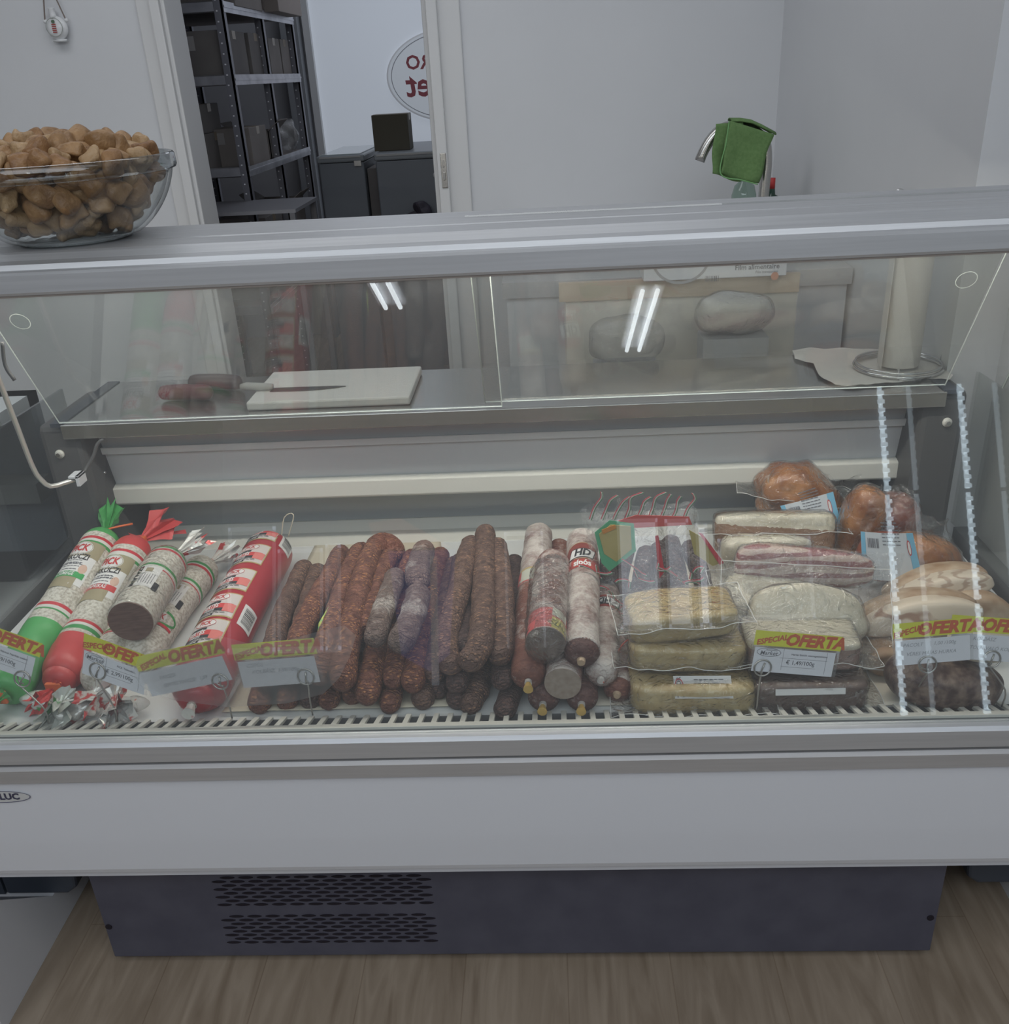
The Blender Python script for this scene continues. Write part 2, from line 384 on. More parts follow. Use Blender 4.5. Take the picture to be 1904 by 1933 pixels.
b = B().slabpoly([V((-1.25, -4.42, 1.30)), V((-1.16, -4.42, .52)), V((-.95, -4.42, .40)), V((-.80, -4.42, .52)), V((-.74, -4.42, 1.30))], (0, .02, 0)); o = b.build('roll_up_banner', lit('banner_blue_glow', (.12, .14, .62), .55)); tag(o, 'blue banner with an orange top, mirrored over the dry sausages', 'banner')  # banner emits its colour so it shows as if lit from behind
B().slabpoly([V((-1.40, -4.42, 1.52)), V((-1.33, -4.42, 1.32)), V((-.78, -4.42, 1.32)), V((-1.15, -4.42, 1.55))], (0, .02, 0)).build('banner_top', lit('banner_orange_glow', (.9, .25, .12), .35), o)  # orange top glows the same way, no lamp in it
B().box((-.93, -4.40, .30), (-.88, -4.36, 1.25)).build('banner_pole', lit('banner_pole_glow', (.8, .85, 1), .6), o)  # pole brightness is emission as well, not light falling on it

# ------------------------------------------------------------------ the counter
XL, XR = -.94, .727          # worktop ends
TL, TR = -1.045, .815        # tray ends
FX0, FX1 = -1.10, 1.22       # front panel ends
TZ = .58
ctr = empty('refrigerated_display_counter', (-.107, 1.5, 0), 'long white and aluminium refrigerated meat counter with a glass front', 'display counter')
# base
bb = B().box((-.857, 1.206, .022), (.657, 1.80, .30)); base = bb.build('base_panel', DARKM, ctr, bevel=.002)
def vent_rows(z0, z1, n, shift):
    g = B()
    xa, xb = -.620, -.250
    for j in range(n):
        z = z0+(z1-z0)*j/(n-1); odd = j % 2
        for i in range(12 - odd):
            x = xa+(xb-xa)*(i+.5*odd)/11
            pts = [V((x+.0135*math.cos(t), 1.2048, z+.0028*math.sin(t)*abs(math.sin(t))**.4)) for t in [2*math.pi*k/14 for k in range(14)]]
            g.slabpoly(pts, (0, .004, 0))
    return g
zt = aty(480, 1656, 1.206).z; z2 = aty(480, 1707, 1.206).z; z3 = aty(480, 1729, 1.206).z; z4 = aty(480, 1778, 1.206).z
vent_rows(z2, zt, 8, 0).build('upper_vent_slots', HOLE, base); vent_rows(z4, z3, 8, 0).build('lower_vent_slots', HOLE, base)
for px, py in ((205, 1750), (1756, 1733)):
    p = aty(px, py, 1.205); b = B(); b.tube([(p.x, 1.2045, p.z), (p.x, 1.209, p.z)], .0062, 16); b.build('screw_hole', HOLE, base)
for x in (-.80, .61):
    for y in (1.25, 1.74):
        b = B(); b.tube([(x, y, 0), (x, y, .008), (x, y, .022)], [.024, .024, .012], 16); b.build('foot', BLACK, ctr)
# front panel with its softly rounded bottom
zp0 = .324; zp1 = .528
prof = [(1.14, zp0-.004), (1.128, zp0-.003), (1.122, zp0+.003), (1.1195, zp0+.012), (1.118, .40), (1.1185, zp1), (1.14, zp1)]
B().prism(prof, FX0, FX1).build('front_panel', WHITE, ctr)
B().prism([(1.118, zp1), (1.111, zp1+.001), (1.112, .552), (1.116, .558), (1.124, .5605), (1.14, .561), (1.14, zp1)], FX0, FX1).build('lower_profile', mat('alu_lower', (.46, .45, .45), .5, .5, col2=(.50, .49, .49), scale=30, stretch=(.15, 6, 6)), ctr)
B().prism([(1.122, .5605), (1.122, .567), (1.15, .567), (1.15, .5605)], FX0, FX1).build('shadow_gap', BLACK, ctr)
B().prism([(1.113, .566), (1.108, .569), (1.108, .598), (1.112, .604), (1.124, .6065), (1.15, .60), (1.15, .566)], FX0, FX1).build('upper_profile', ALU, ctr)
B().prism([(1.14, .30), (1.21, .30), (1.21, .56), (1.14, .56)], FX0, FX1).build('tub_front', WHITE, ctr)
# dark underbody at both ends
for xa, xb in ((-1.10, -.925), (.72, 1.22)):
    b = B(); s = -1 if xa < 0 else 1; xi = xb if xa < 0 else xa; xo = xa if xa < 0 else xb
    pts = [V((xi, 1.30, .33)), V((xi+s*.03, 1.30, .10)), V((xi+s*.05, 1.30, .085)), V((xo, 1.30, .085)), V((xo, 1.30, .33))]
    b.slabpoly(pts, (0, .4, 0)); b.build('underbody_end', TUB, ctr, bevel=.006)
# badge
pb = aty(2, 1503, 1.118); ex, ey = V((1, 0, 0)), V((0, 0, 1)); oB = V((pb.x, 1.1172, pb.z))
def art(name, g, o, ex, ey, off, m, parent, **k): return mesh(name, lay(g, o, ex, ey, off), g[1], m, parent, **k)
bd = B(); bd.add(lay(disc2d(.049, .0118, 40), oB, ex, ey, .0006), disc2d(.049, .0118, 40)[1]); badge = bd.build('badge', mat('badge_silver', (.55, .55, .54), .4), ctr)
art('badge_rim', ring2d(.049, .0118, .0010), oB, ex, ey, .0011, mat('badge_blue', (.03, .03, .12), .5), badge)
art('badge_text', mv(text2d('FRILUC', .0172, .045), .003), oB, ex, ey, .0012, mat('badge_letters', (.05, .05, .09), .5), badge)
# air grille (comb) and gutter
g = B(); g.prism([(1.128, .6065), (1.128, .612), (1.145, .606), (1.145, .600)], TL, TR)
x = TL+.004
while x < TR-.012:
    g.prism([(1.144, .600), (1.144, .6065), (1.187, .5905), (1.187, .585)], x, x+.0085); x += .0222
g.build('air_grille', CREAM, ctr, bevel=.0008)
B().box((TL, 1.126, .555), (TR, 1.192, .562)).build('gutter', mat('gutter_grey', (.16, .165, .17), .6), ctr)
B().box((TL, 1.1855, .562), (TR, 1.1868, .585)).build('gutter_shade_plate', mat('gutter_grey', (.16, .165, .17)), ctr)  # dark plate added to imitate shade on the tray front
# tray, back sheet with slots, evaporator cover, rear wall
B().prism([(1.187, .560), (1.187, .578), (1.192, TZ), (1.80, TZ), (1.80, .56)], TL, TR).build('tray', mat('tray_enamel', (.74, .75, .75), .4), ctr)
B().prism([(1.80, .56), (1.80, TZ+.002), (1.838, TZ+.010), (1.846, .590), (1.868, .608), (1.874, .607), (1.85, .56)], TL, TR).build('back_ledge', CREAM, ctr)
bl_ = [o for o in COL.objects if o.name == 'back_ledge'][0]
for k in range(17): xx = TL+.05+k*.1085; B().box((xx, 1.8425, .5865), (xx+.034, 1.8445, .5885)).build('slot', BLACK, bl_)
B().box((TL, 1.90, .56), (TR, 1.92, .76)).build('rear_liner', mat('liner_grey', (.58, .60, .60), .45), ctr)
rz = B()
for k in range(90): rz.tube([(-.90+k*.018, 1.897, .742), (-.90+k*.018, 1.897, .737)], .0022, 6)
rz.build('drip_pins', CREAM, ctr)
B().prism([(1.735, .905), (1.765, .757), (1.775, .757), (1.745, .905)], -.915, .705).build('evaporator_cover', GREYP, ctr)
B().prism([(1.745, .756), (1.745, .722), (1.75, .717), (1.80, .717), (1.80, .76), (1.76, .760)], -.945, .735).build('evaporator_lip', CREAM, ctr, bevel=.002)
B().prism([(1.7355, .851), (1.741, .851), (1.744, .836), (1.7385, .836)], -.915, .705).build('cover_rib', mat('rib_light', (.80, .80, .80), .35), ctr)
# worktop in steel
B().prism([(1.655, .902), (1.655, .930), (1.66, .931), (1.93, .931), (1.93, .925), (1.668, .925), (1.66, .902)], XL, XR).build('worktop', STEEL, ctr, bevel=.001)
# posts, bolts, brackets
for xa, xb in ((-.998, -.915), (.692, .775)):
    B().box((xa, 1.672, TZ), (xb, 1.90, .925)).build('side_post', POST, ctr, bevel=.012)
B().prism([(1.66, .925), (1.66, .933), (1.93, .933), (1.93, .925)], XL-.022, XL+.004).build('worktop_end_cap', TUB, ctr)
B().prism([(1.66, .925), (1.66, .933), (1.93, .933), (1.93, .925)], XR-.004, XR+.022).build('worktop_end_cap', TUB, ctr)
for px, py in ((112, 858), (1788, 798)):
    p = aty(px, py, 1.668); b = B(); b.tube([(p.x, 1.6725, p.z), (p.x, 1.668, p.z)], .0088, 20); bo = b.build('bolt_washer', CREAM, ctr, True)
    b = B(); b.tube([(p.x, 1.668, p.z), (p.x, 1.662, p.z)], .0048, 6); b.build('bolt_head', CHROME, bo)
for px, py in ((193, 888), (1722, 826)):
    p = aty(px, py, 1.74); b = B(); b.tube([(p.x, 1.745, p.z), (p.x, 1.725, p.z)], [.006, .004], 10); b.tube([(p.x, 1.73, p.z), (p.x+.012, 1.728, p.z)], .003, 8); b.build('wing_screw', CHROME, ctr, True)
# support rod and cable at the left
rod = smooth_path([aty(-12, 690, 1.45), aty(0, 722, 1.46), aty(30, 800, 1.5), aty(62, 882, 1.54), aty(78, 906, 1.55), aty(95, 918, 1.56), aty(120, 912, 1.58), aty(148, 903, 1.60)], .01)
b = B(); b.tube(rod, .0046, 10); b.build('support_rod', mat('rod_chrome', (.75, .73, .70), .3, .7), ctr, True)
p = aty(150, 902, 1.6); b = B().box((p.x-.014, 1.585, p.z+.004), (p.x+.006, 1.615, p.z+.009)); b.box((p.x-.001, 1.585, p.z-.012), (p.x+.006, 1.615, p.z+.009)); b.build('rod_clip', WHITE, ctr, bevel=.001)
b = B(); b.tube(smooth_path([aty(196, 827, 1.66), aty(184, 838, 1.655), aty(176, 862, 1.65), aty(162, 885, 1.64), aty(158, 893, 1.63)]), .0035, 8); b.build('cable', POST, ctr, True)
b = B(); b.tube(smooth_path([aty(4, 646, 1.4), aty(10, 690, 1.4), aty(28, 718, 1.4)]), .003, 8); b.build('hook', POST, ctr, True)
# glass: leaning front pane, side panes, rear sliding panes
GB, GT = V((0, 1.118, .607)), V((0, 1.305, 1.262)); gd = (GT-GB).normalized(); gn = V((0, -gd.z, gd.y))
def pane(name, x0, x1, a, b, th, m, inset=0):
    n = V((0, -(b-a).normalized().z, (b-a).normalized().y))
    pts = [V((x0, a.y, a.z)), V((x1, a.y, a.z)), V((x1, b.y, b.z)), V((x0, b.y, b.z))]
    bb = B(); bb.slabpoly(pts, -n*th); return bb.build(name, m, ctr)
fg = pane('front_glass', TL-.03, TR+.03, GB, GT, .005, GLASS)
PT, PB = V((0, 1.462, 1.2995)), V((0, 1.652, .937))
xm = atz(915, 775, .935).x; xn = atz(947, 772, .935).x
e1 = pane('rear_sliding_pane', XL+.003, xn, PB, PT, .004, PANE)
e2 = pane('rear_sliding_pane', xm, XR-.006, PB+V((0, .008, .006)), PT+V((0, .008, .004)), .004, PANE)
EDGE = mat('glass_edge', (.62, .68, .66), .3)
def edgeline(x, a, b, par): bb = B(); bb.tube([(x, a.y-.001, a.z), (x, b.y-.001, b.z)], .0011, 6); return bb.build('pane_edge', EDGE, par)
edgeline(xn, PB, PT, e1); edgeline(xm, PB+V((0, .006, .006)), PT+V((0, .006, 0)), e2); edgeline(XL+.003, PB, PT, e1); edgeline(XR-.006, PB+V((0, .006, .006)), PT, e2)
bb = B(); bb.tube([(XL+.003, PB.y-.001, PB.z), (xn, PB.y-.001, PB.z)], .0012, 6); bb.build('pane_edge', EDGE, e1)
bb = B(); bb.tube([(xm, PB.y+.006, PB.z+.007), (XR-.006, PB.y+.006, PB.z+.007)], .0012, 6); bb.build('pane_edge', EDGE, e2)
for x, px, py in ((XL, 48, 632), (XR-.03, 1818, 548)):
    t = (PB.lerp(PT, .62)); bb = B(); gg = ring2d(.017, .017, .0014, 28)
    c = aty(px, py, t.y); bb.add(lay(gg, V((c.x, t.y-.004, t.z if x > 0 else t.z)), V((1, 0, 0)), (PT-PB).normalized(), .001), gg[1]); bb.build('finger_hole_rim', EDGE, e1 if x < 0 else e2)
for x in (TL-.012, TR+.006):
    prof = [(1.125, .612), (1.90, .612), (1.90, .93), (1.655, .935), (1.49, 1.25), (1.30, 1.25)]
    B().prism(prof, x, x+.006).build('side_glass', SGLASS if x < 0 else glassy('side_glass_right', (.92, .93, .92), .10, .8), ctr)
    sx = x+.003; bb = B(); bb.tube([(sx, 1.655, .935), (sx, 1.49, 1.25)], .002, 6); bb.tube([(sx, 1.125, .612), (sx, 1.30, 1.25)], .002, 6); bb.build('side_glass_edge', EDGE, ctr)
for x0, x1 in ((TL-.05, TL-.014), (TR+.014, TR+.044)):
    B().box((x0, 1.145, .33), (x1, 1.92, .60)).build('side_wall', mat('side_wall_grey', (.16, .165, .17), .5), ctr)
# top ledge: stepped aluminium section
prof = [(1.292, 1.250), (1.290, 1.254), (1.290, 1.278), (1.294, 1.2815), (1.303, 1.283), (1.307, 1.290), (1.326, 1.2925), (1.338, 1.300), (1.344, 1.302), (1.405, 1.302), (1.408, 1.300), (1.414, 1.300), (1.417, 1.302), (1.53, 1.304), (1.53, 1.285), (1.49, 1.255), (1.315, 1.248)]
B().prism(prof, FX0, FX1-.38).build('top_ledge', ALU, ctr)
B().prism([(1.293, 1.247), (1.293, 1.2505), (1.312, 1.2495), (1.312, 1.247)], FX0, FX1-.38).build('glass_gasket', mat('gasket', (.22, .19, .17), .6), ctr)
# led strip beneath the ledge
B().box((-.92, 1.400, 1.2475), (.70, 1.414, 1.2525)).build('led_strip_base', WHITE, ctr)
ld = B()
for k in range(74): x = -.905+k*.0218; ld.box((x, 1.403, 1.2455), (x+.006, 1.411, 1.2477))
ld.build('led_chips', mat('led_warm', (1, 1, 1), emit=((1, .88, .66), 14)), ctr)

# ------------------------------------------------------------------ behind the counter
# stockroom shelving
SX = -1.2
rk = empty('storage_rack', (SX-.2, 4.5, 0), 'galvanised boltless storage rack full of boxes in the dark stockroom', 'shelf')
GALV = mat('galvanised', (.42, .42, .46), .35, .8, col2=(.60, .60, .64), scale=12)
PB_ = mat('chipboard', (.20, .17, .16), .7)
DOT = mat('rivet_light', (.75, .75, .8), .4)
for y in (4.0, 4.55, 5.1):
    for x in (SX, SX-.5):
        b = B(); b.box((x-.030, y-.012, .0), (x+.003, y+.0, 2.35)); b.box((x-.003, y-.012, 0), (x+.003, y+.028, 2.35))
        for k in range(60): z = .1+k*.037; b.box((x-.022, y-.0135, z), (x-.016, y-.011, z+.005), 1)
        b.build('upright', [mat('upright_grey', (.22, .22, .25), .4, .6), DOT], rk)
for z in (.62, 1.188, 1.53, 1.785, 2.2):
    b = B(); b.box((SX-.5, 4.0, z-.004), (SX, 5.1, z+.006)); b.build('shelf_board', PB_, rk)
    b = B(); b.prism([(4.0, z-.022), (3.992, z-.018), (3.992, z+.014), (4.0, z+.018)], SX-.5, SX)
    b.box((SX+.001, 4.0, z-.022), (SX+.006, 5.12, z+.016)); b.box((SX+.005, 4.0, z-.006), (SX+.009, 5.12, z+.002)); b.build('beam', GALV, rk)
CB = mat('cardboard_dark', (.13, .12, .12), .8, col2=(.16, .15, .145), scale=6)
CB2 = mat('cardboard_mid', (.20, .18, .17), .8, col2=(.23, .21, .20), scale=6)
def carton(c, half, label, m=None, rz=0, open_=False, flaps=False, grp='cartons on the stockroom rack'):
    t = empty('cardboard_box', (c[0], c[1], c[2]), label, 'box', grp, rz)
    M = Matrix.Rotation(rz, 3, 'Z'); m = m or CB; b = B(); a, d, h = half
    def bx(p, q):
        bb = B().box(p, q); b.add([M @ v + V(c) for v in bb.v], bb.f)
    if open_:
        tt = .004; bx((-a, -d, 0), (a, d, tt)); bx((-a, -d, 0), (-a+tt, d, 2*h)); bx((a-tt, -d, 0), (a, d, 2*h)); bx((-a, -d, 0), (a, -d+tt, 2*h)); bx((-a, d-tt, 0), (a, d, 2*h))
        for sgn in (-1, 1):
            fl = B()
            pts = [V((sgn*a, -d, 2*h)), V((sgn*a, d, 2*h)), V((sgn*(a+.05), d*.8, 2*h+.04)), V((sgn*(a+.05), -d*.8, 2*h+.04))]
            fl.slabpoly([M @ p + V(c) for p in pts], (0, 0, .003)); fl.build('flap', m, t)
        b.build('box_body', m, t)
    else:
        bx((-a, -d, 0), (a, d, 2*h)); b.build('box_body', m, t, bevel=.002)
        tb = B(); bb = B().box((-a-.0006, -.022, 2*h-.03), (a+.0006, .022, 2*h+.0008)); tb.add([M @ v + V(c) for v in bb.v], bb.f); tb.build('packing_tape', mat('tape_brown', (.22, .17, .12), .3), t)
        if grp: lb = B(); bb = B().box((-a*.75, -d-.001, h*1.2), (-a*.1, -d, h*1.8)); lb.add([M @ v + V(c) for v in bb.v], bb.f); lb.build('box_label', mat('box_label_grey', (.30, .29, .29), .7), t)
    return t
z1, z2_, z3_ = 1.536, 1.194, .626
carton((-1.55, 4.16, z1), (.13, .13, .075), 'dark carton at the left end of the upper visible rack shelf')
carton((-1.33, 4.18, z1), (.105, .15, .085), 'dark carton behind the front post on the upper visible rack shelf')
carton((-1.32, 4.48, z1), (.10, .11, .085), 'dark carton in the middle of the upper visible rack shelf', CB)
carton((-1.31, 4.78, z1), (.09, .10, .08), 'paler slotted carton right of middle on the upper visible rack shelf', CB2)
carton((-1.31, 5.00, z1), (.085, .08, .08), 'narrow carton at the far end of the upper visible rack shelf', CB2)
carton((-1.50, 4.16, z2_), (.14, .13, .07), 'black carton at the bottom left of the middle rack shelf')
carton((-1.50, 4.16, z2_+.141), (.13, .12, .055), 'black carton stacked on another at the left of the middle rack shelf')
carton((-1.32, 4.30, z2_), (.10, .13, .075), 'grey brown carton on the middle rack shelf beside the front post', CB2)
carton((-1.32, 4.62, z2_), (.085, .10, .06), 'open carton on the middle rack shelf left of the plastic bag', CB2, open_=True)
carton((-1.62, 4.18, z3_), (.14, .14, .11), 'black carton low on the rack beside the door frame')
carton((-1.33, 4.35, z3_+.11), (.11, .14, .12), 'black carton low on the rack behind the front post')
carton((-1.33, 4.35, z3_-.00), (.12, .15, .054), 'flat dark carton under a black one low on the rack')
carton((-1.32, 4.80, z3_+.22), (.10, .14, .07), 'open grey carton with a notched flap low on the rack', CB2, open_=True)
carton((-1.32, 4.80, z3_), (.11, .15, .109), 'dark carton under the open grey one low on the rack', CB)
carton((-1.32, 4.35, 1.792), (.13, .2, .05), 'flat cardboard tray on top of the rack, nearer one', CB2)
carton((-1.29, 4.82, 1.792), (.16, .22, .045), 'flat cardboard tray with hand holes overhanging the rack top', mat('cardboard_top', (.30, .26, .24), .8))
vs, fs = superlump((-1.27, 4.93, z2_+.075), (.07, .10, .075), (0, 0, 20), .9, .35, 22, 4)
o = mesh('plastic_bag', vs, fs, FILM2, None, True, origin=(-1.27, 4.93, z2_)); tag(o, 'crumpled clear plastic bag on the middle rack shelf', 'bag')
b = B()
for k in range(3): b.tube([(-1.30, 4.50+k*.012, z2_+.151+.0*k), (-1.30, 4.50+k*.012, z2_+.29)], .02, 10)
# chest freezers
def freezer(x0, x1, y0, y1, zt, label, hcol=None):
    t = empty('chest_freezer', ((x0+x1)/2, (y0+y1)/2, 0), label, 'freezer', 'chest freezers in the stockroom')
    m = mat('freezer_grey', (.16, .175, .20), .4, col2=(.18, .195, .22), scale=4)
    B().box((x0, y0, .02), (x1, y1, zt-.035)).build('cabinet', m, t, bevel=.006)
    B().box((x0-.006, y0-.008, zt-.033), (x1+.006, y1+.004, zt)).build('lid', mat('freezer_lid', (.24, .26, .28), .3), t, bevel=.008)
    B().box((x0+.01, y0-.014, zt-.012), (x1-.01, y0-.007, zt-.004)).build('lid_seal', mat('lid_seal', (.4, .4, .4), .4), t)
    for x in (x0+.05, x1-.05): B().box((x-.015, y0+.03, 0), (x+.015, y0+.06, .02)).build('foot', BLACK, t)
    return t
f1 = freezer(-1.10, -.875, 4.85, 5.45, 1.172, 'narrower grey chest freezer standing beside the rack')
B().box((-.92, 4.835, 1.12), (-.885, 4.842, 1.145)).build('latch', STEEL, f1)
B().box((-1.085, 4.86, 1.1725), (-.89, 5.44, 1.1765)).build('glass_top', mat('frz_glass', (.45, .50, .52), .1), f1)
f2 = freezer(-.80, -.20, 4.75, 5.5, 1.178, 'wider grey chest freezer with a small carton on it')
B().tube([aty(824, 330, 4.742), aty(824, 330, 4.742)+V((0, -.012, 0))], .016, 20).build('lock', mat('lock_white', (.7, .72, .74), .4), f2, True)
p = aty(745, 289, 4.95)
carton((p.x, 4.95, 1.179), (.088, .07, .082), 'small dark carton standing on the wider grey freezer', mat('carton_darkbrown', (.075, .065, .045), .7), grp=None)
B().box((-.87, 4.9, .0), (-.82, 5.2, 1.10)).build('x', CB)
bpy.data.objects['x'].name = 'folded_carton'; tag(bpy.data.objects['folded_carton'], 'narrow upright brown board wedged between the two freezers', 'board')
# low bench in the stockroom doorway with a slatted front, black bag on freezer front
t = empty('stock_trolley', (-1.12, 3.8, 0), 'low grey slatted trolley just inside the stockroom door', 'trolley')
B().box((-1.42, 3.62, 1.062), (-.93, 4.0, 1.075)).build('trolley_top', mat('trolley_top', (.20, .20, .22), .4), t)
for k in range(5): B().box((-1.42, 3.625, 1.00-k*.030), (-.96, 3.635, 1.018-k*.030)).build('slat', mat('trolley_slat', (.12, .12, .13), .5), t)
for x in (-1.415, -.945):
    for y in (3.63, 3.98): B().box((x-.01, y-.01, 0), (x+.01, y+.01, 1.062)).build('leg', mat('trolley_slat', (.12, .12, .13), .5), t)
p = aty(800, 395, 4.70)
b = B(); vs, fs = superlump(p, (.05, .03, .035), (0, 20, 0), .9, .5, 25, 3); b.add(vs, fs); b.slabpoly([p+V((-.03, 0, 0)), p+V((-.12, 0, -.03)), p+V((-.10, 0, -.05)), p+V((0, 0, -.03))], (0, .01, 0)); b.slabpoly([p+V((.03, 0, -.02)), p+V((.03, 0, -.1)), p+V((-.03, 0, -.1)), p+V((-.03, 0, -.02))], (0, .01, 0))
tag(b.build('black_strap', mat('strap_black', (.04, .035, .05), .6)), 'black crumpled strap hanging on the front of the wider freezer', 'strap')
# oval shop sign on the stockroom window, read from behind
c = aty(853, 142, 5.99); c.y = 5.985
sg = empty('oval_window_sign', c, 'white oval shop sign with red lettering on the bright stockroom window, seen from behind', 'sign')
b = B(); g = disc2d(.385, .25, 64); b.slabpoly([V((c.x+a, 5.998, c.z+z)) for a, z in g[0][1:]], (0, -.010, 0)); b.build('sign_board', mat('sign_board_glow', (.6, .6, .62), .5, emit=((.7, .75, .82), .14)), sg, bevel=.003)  # board and face glow faintly, imitating window light behind them
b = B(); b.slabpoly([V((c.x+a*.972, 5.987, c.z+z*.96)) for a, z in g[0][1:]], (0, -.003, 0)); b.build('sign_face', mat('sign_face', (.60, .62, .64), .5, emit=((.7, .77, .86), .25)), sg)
o_ = V((c.x, 5.983, c.z)); SR = mat('sign_red', (.40, .10, .12), .5)
art('sign_ring', ring2d(.357, .230, .004, 64), o_, ex, ey, 0, mat('sign_line', (.38, .38, .42), .5), sg)
art('sign_text_top', mv(text2d('HUNGARO', .105, .022), 0, .075, 0, 1, -1), o_, ex, ey, 0, SR, sg)
art('sign_text_main', mv(text2d('Market', .185, .02, .1), .0, -.045, 0, 1, -1), o_, ex, ey, 0, SR, sg)
art('sign_text_small', mv(text2d('STORE', .03, 0, 0, 1.6), .10, -.132, 0, 1, -1), o_, ex, ey, 0, mat('sign_line', (.38, .38, .42)), sg)

# flask on the wall
c = aty(110, 52, 3.285)
fk = empty('porcelain_flask', (c.x, 3.285, c.z-.06), 'small white porcelain flask with a crest hanging on the wall by a cord', 'flask')
PORC = mat('porcelain', (.74, .75, .76), .2)
b = B()
vs, fs = superlump(V((c.x, 3.278, c.z-.002)), (.034, .016, .034), (0, 0, 0), 1, 0, 1, 4); b.add(vs, fs)
b.tube([V((c.x-.004, 3.278, c.z+.025)), V((c.x-.005, 3.278, c.z+.034)), V((c.x-.006, 3.278, c.z+.052)), V((c.x-.006, 3.278, c.z+.055))], [.012, .010, .009, .0105], 18)
for s in (-1, 1): vs, fs = superlump(V((c.x+s*.034, 3.278, c.z+.019)), (.007, .005, .007), e=1, nz=0, sub=2); b.add(vs, fs)
b.box((c.x-.018, 3.268, c.z-.041), (c.x+.022, 3.285, c.z-.034)); b.build('flask_body', PORC, fk, True)
o_ = V((c.x-.002, 3.261, c.z+.0)); 
art('crest_frame', ring2d(.027, .027, .002, 30), o_, ex, ey, 0, mat('porcelain_grey', (.30, .32, .30), .5), fk)
art('crest_shield', join2d(*[rect2d(.014, .0028, x=0, y=.008-k*.0055) for k in range(5)]), o_, ex, ey, .0006, mat('crest_red', (.36, .06, .05), .5), fk)
art('crest_crown', disc2d(.006, .005, 12, 0, .016), o_, ex, ey, .0006, mat('crest_green', (.10, .16, .10), .5), fk)
b = B()
for s in (-1, 1): b.tube([V((c.x+s*.034, 3.276, c.z+.02)), V((c.x+(.0 if s < 0 else .0)-.005+s*.014, 3.28, c.z+.105))], .0022, 6)
b.build('cord', mat('cord_brown', (.22, .18, .16), .8), fk)

# sink corner: tap with cloth, bottles, shelf behind the counter
ST = 1.02
sk = empty('sink_counter', (.45, 2.75, 0), 'pale work unit carrying the tap behind the display counter', 'cabinet')
B().box((-.10, 2.38, 0), (.755, 3.26, .98)).build('cabinet_body', WHITE, sk); B().box((-.11, 2.36, .98), (.760, 3.28, 1.02)).build('sink_top', mat('sink_top', (.42, .42, .43), .35), sk)
yb = 2.80
t = empty('tap', (aty(1442, 378, yb).x, yb, ST), 'tall curved steel tap under the green cloth', 'tap')
pts = [(1438, 470), (1441, 372), (1447, 300), (1440, 262), (1410, 242), (1370, 240), (1345, 258), (1328, 285), (1320, 304)]
pth = [V((t.location.x, yb, ST+.002))]+[aty(px, py, yb-.0*i) for i, (px, py) in enumerate(pts[1:])]
b = B(); b.tube(smooth_path(pth, .012), .0145, 16); b.build('spout', STEEL, t, True)
b = B(); b.tube([V((t.location.x, yb, ST)), V((t.location.x, yb, ST+.04))], .026, 20); b.build('tap_base', STEEL, t, True)
b = B(); pz = aty(1455, 374, yb); b.tube([V((t.location.x, yb, ST+.03)), V((t.location.x+.05, yb-.01, ST+.05))], .007, 10); b.build('tap_lever', STEEL, t, True)
# cloth: draped over the spout, two hanging layers
def cloth_sheet(pxs, y, seed, n=14):
    (a, b_, c_, d) = [aty(px, py, y) for px, py in pxs]; vs = []; fs = []
    for j in range(n+1):
        for i in range(n+1):
            u, v = i/n, j/n; p = a.lerp(b_, u).lerp(d.lerp(c_, u), v)
            p.y += -.006*math.sin(u*math.pi*2.2+seed)*v + .004*noise.noise(p*30+V((seed, 0, 0))); p.z += .004*math.sin(u*5+seed)*v
            p.x += .003*math.sin(v*7+seed); vs.append(p)
    for j in range(n):
        for i in range(n): q = j*(n+1)+i; fs.append((q, q+1, q+n+2, q+n+1))
    return vs, fs
CL = mat('green_microfibre', (.13, .235, .085), .95, col2=(.16, .275, .105), scale=120, bump=.6, bscale=900)
o = bpy.data.objects.new('cleaning_cloth', None); COL.objects.link(o); o.location = aty(1400, 250, yb); bpy.context.view_layer.update(); tag(o, 'green microfibre cloth folded over the tap', 'cloth')
for nm, pxs, y, sd in (('rear_fold', ((1349, 234), (1400, 230), (1395, 342), (1342, 330)), yb-.022, 1), ('front_fold', ((1376, 228), (1459, 254), (1430, 347), (1358, 328)), yb-.034, 2), ('back_layer', ((1376, 230), (1459, 256), (1432, 320), (1365, 318)), yb+.022, 3)):
    vs, fs = cloth_sheet(pxs, y, sd); c1 = mesh(nm, vs, fs, CL, o, True); md = c1.modifiers.new('s', 'SOLIDIFY'); md.thickness = .0035
vs, fs = [], []
top = [aty(x, y_, yb) for x, y_ in ((1376, 229), (1395, 229), (1415, 232), (1435, 241), (1459, 254))]
for p in top:
    for k in range(7): a = math.pi*k/6; vs.append(V((p.x, yb-.0225*math.cos(a)-.010*(1-k/6), p.z+.006*math.sin(a))))
for i in range(4):
    for k in range(6): a = i*7+k; fs.append((a, a+1, a+8, a+7))
c1 = mesh('top_fold', vs, fs, CL, o, True); md = c1.modifiers.new('s', 'SOLIDIFY'); md.thickness = .0035
b = B(); HG = mat('cloth_hem', (.20, .42, .17), .9)
b.tube(smooth_path([aty(1376, 229, yb-.038), aty(1370, 270, yb-.040), aty(1360, 328, yb-.040), aty(1400, 340, yb-.042), aty(1430, 348, yb-.042)]), .0018, 6); b.build('cloth_hem', HG, o, True)
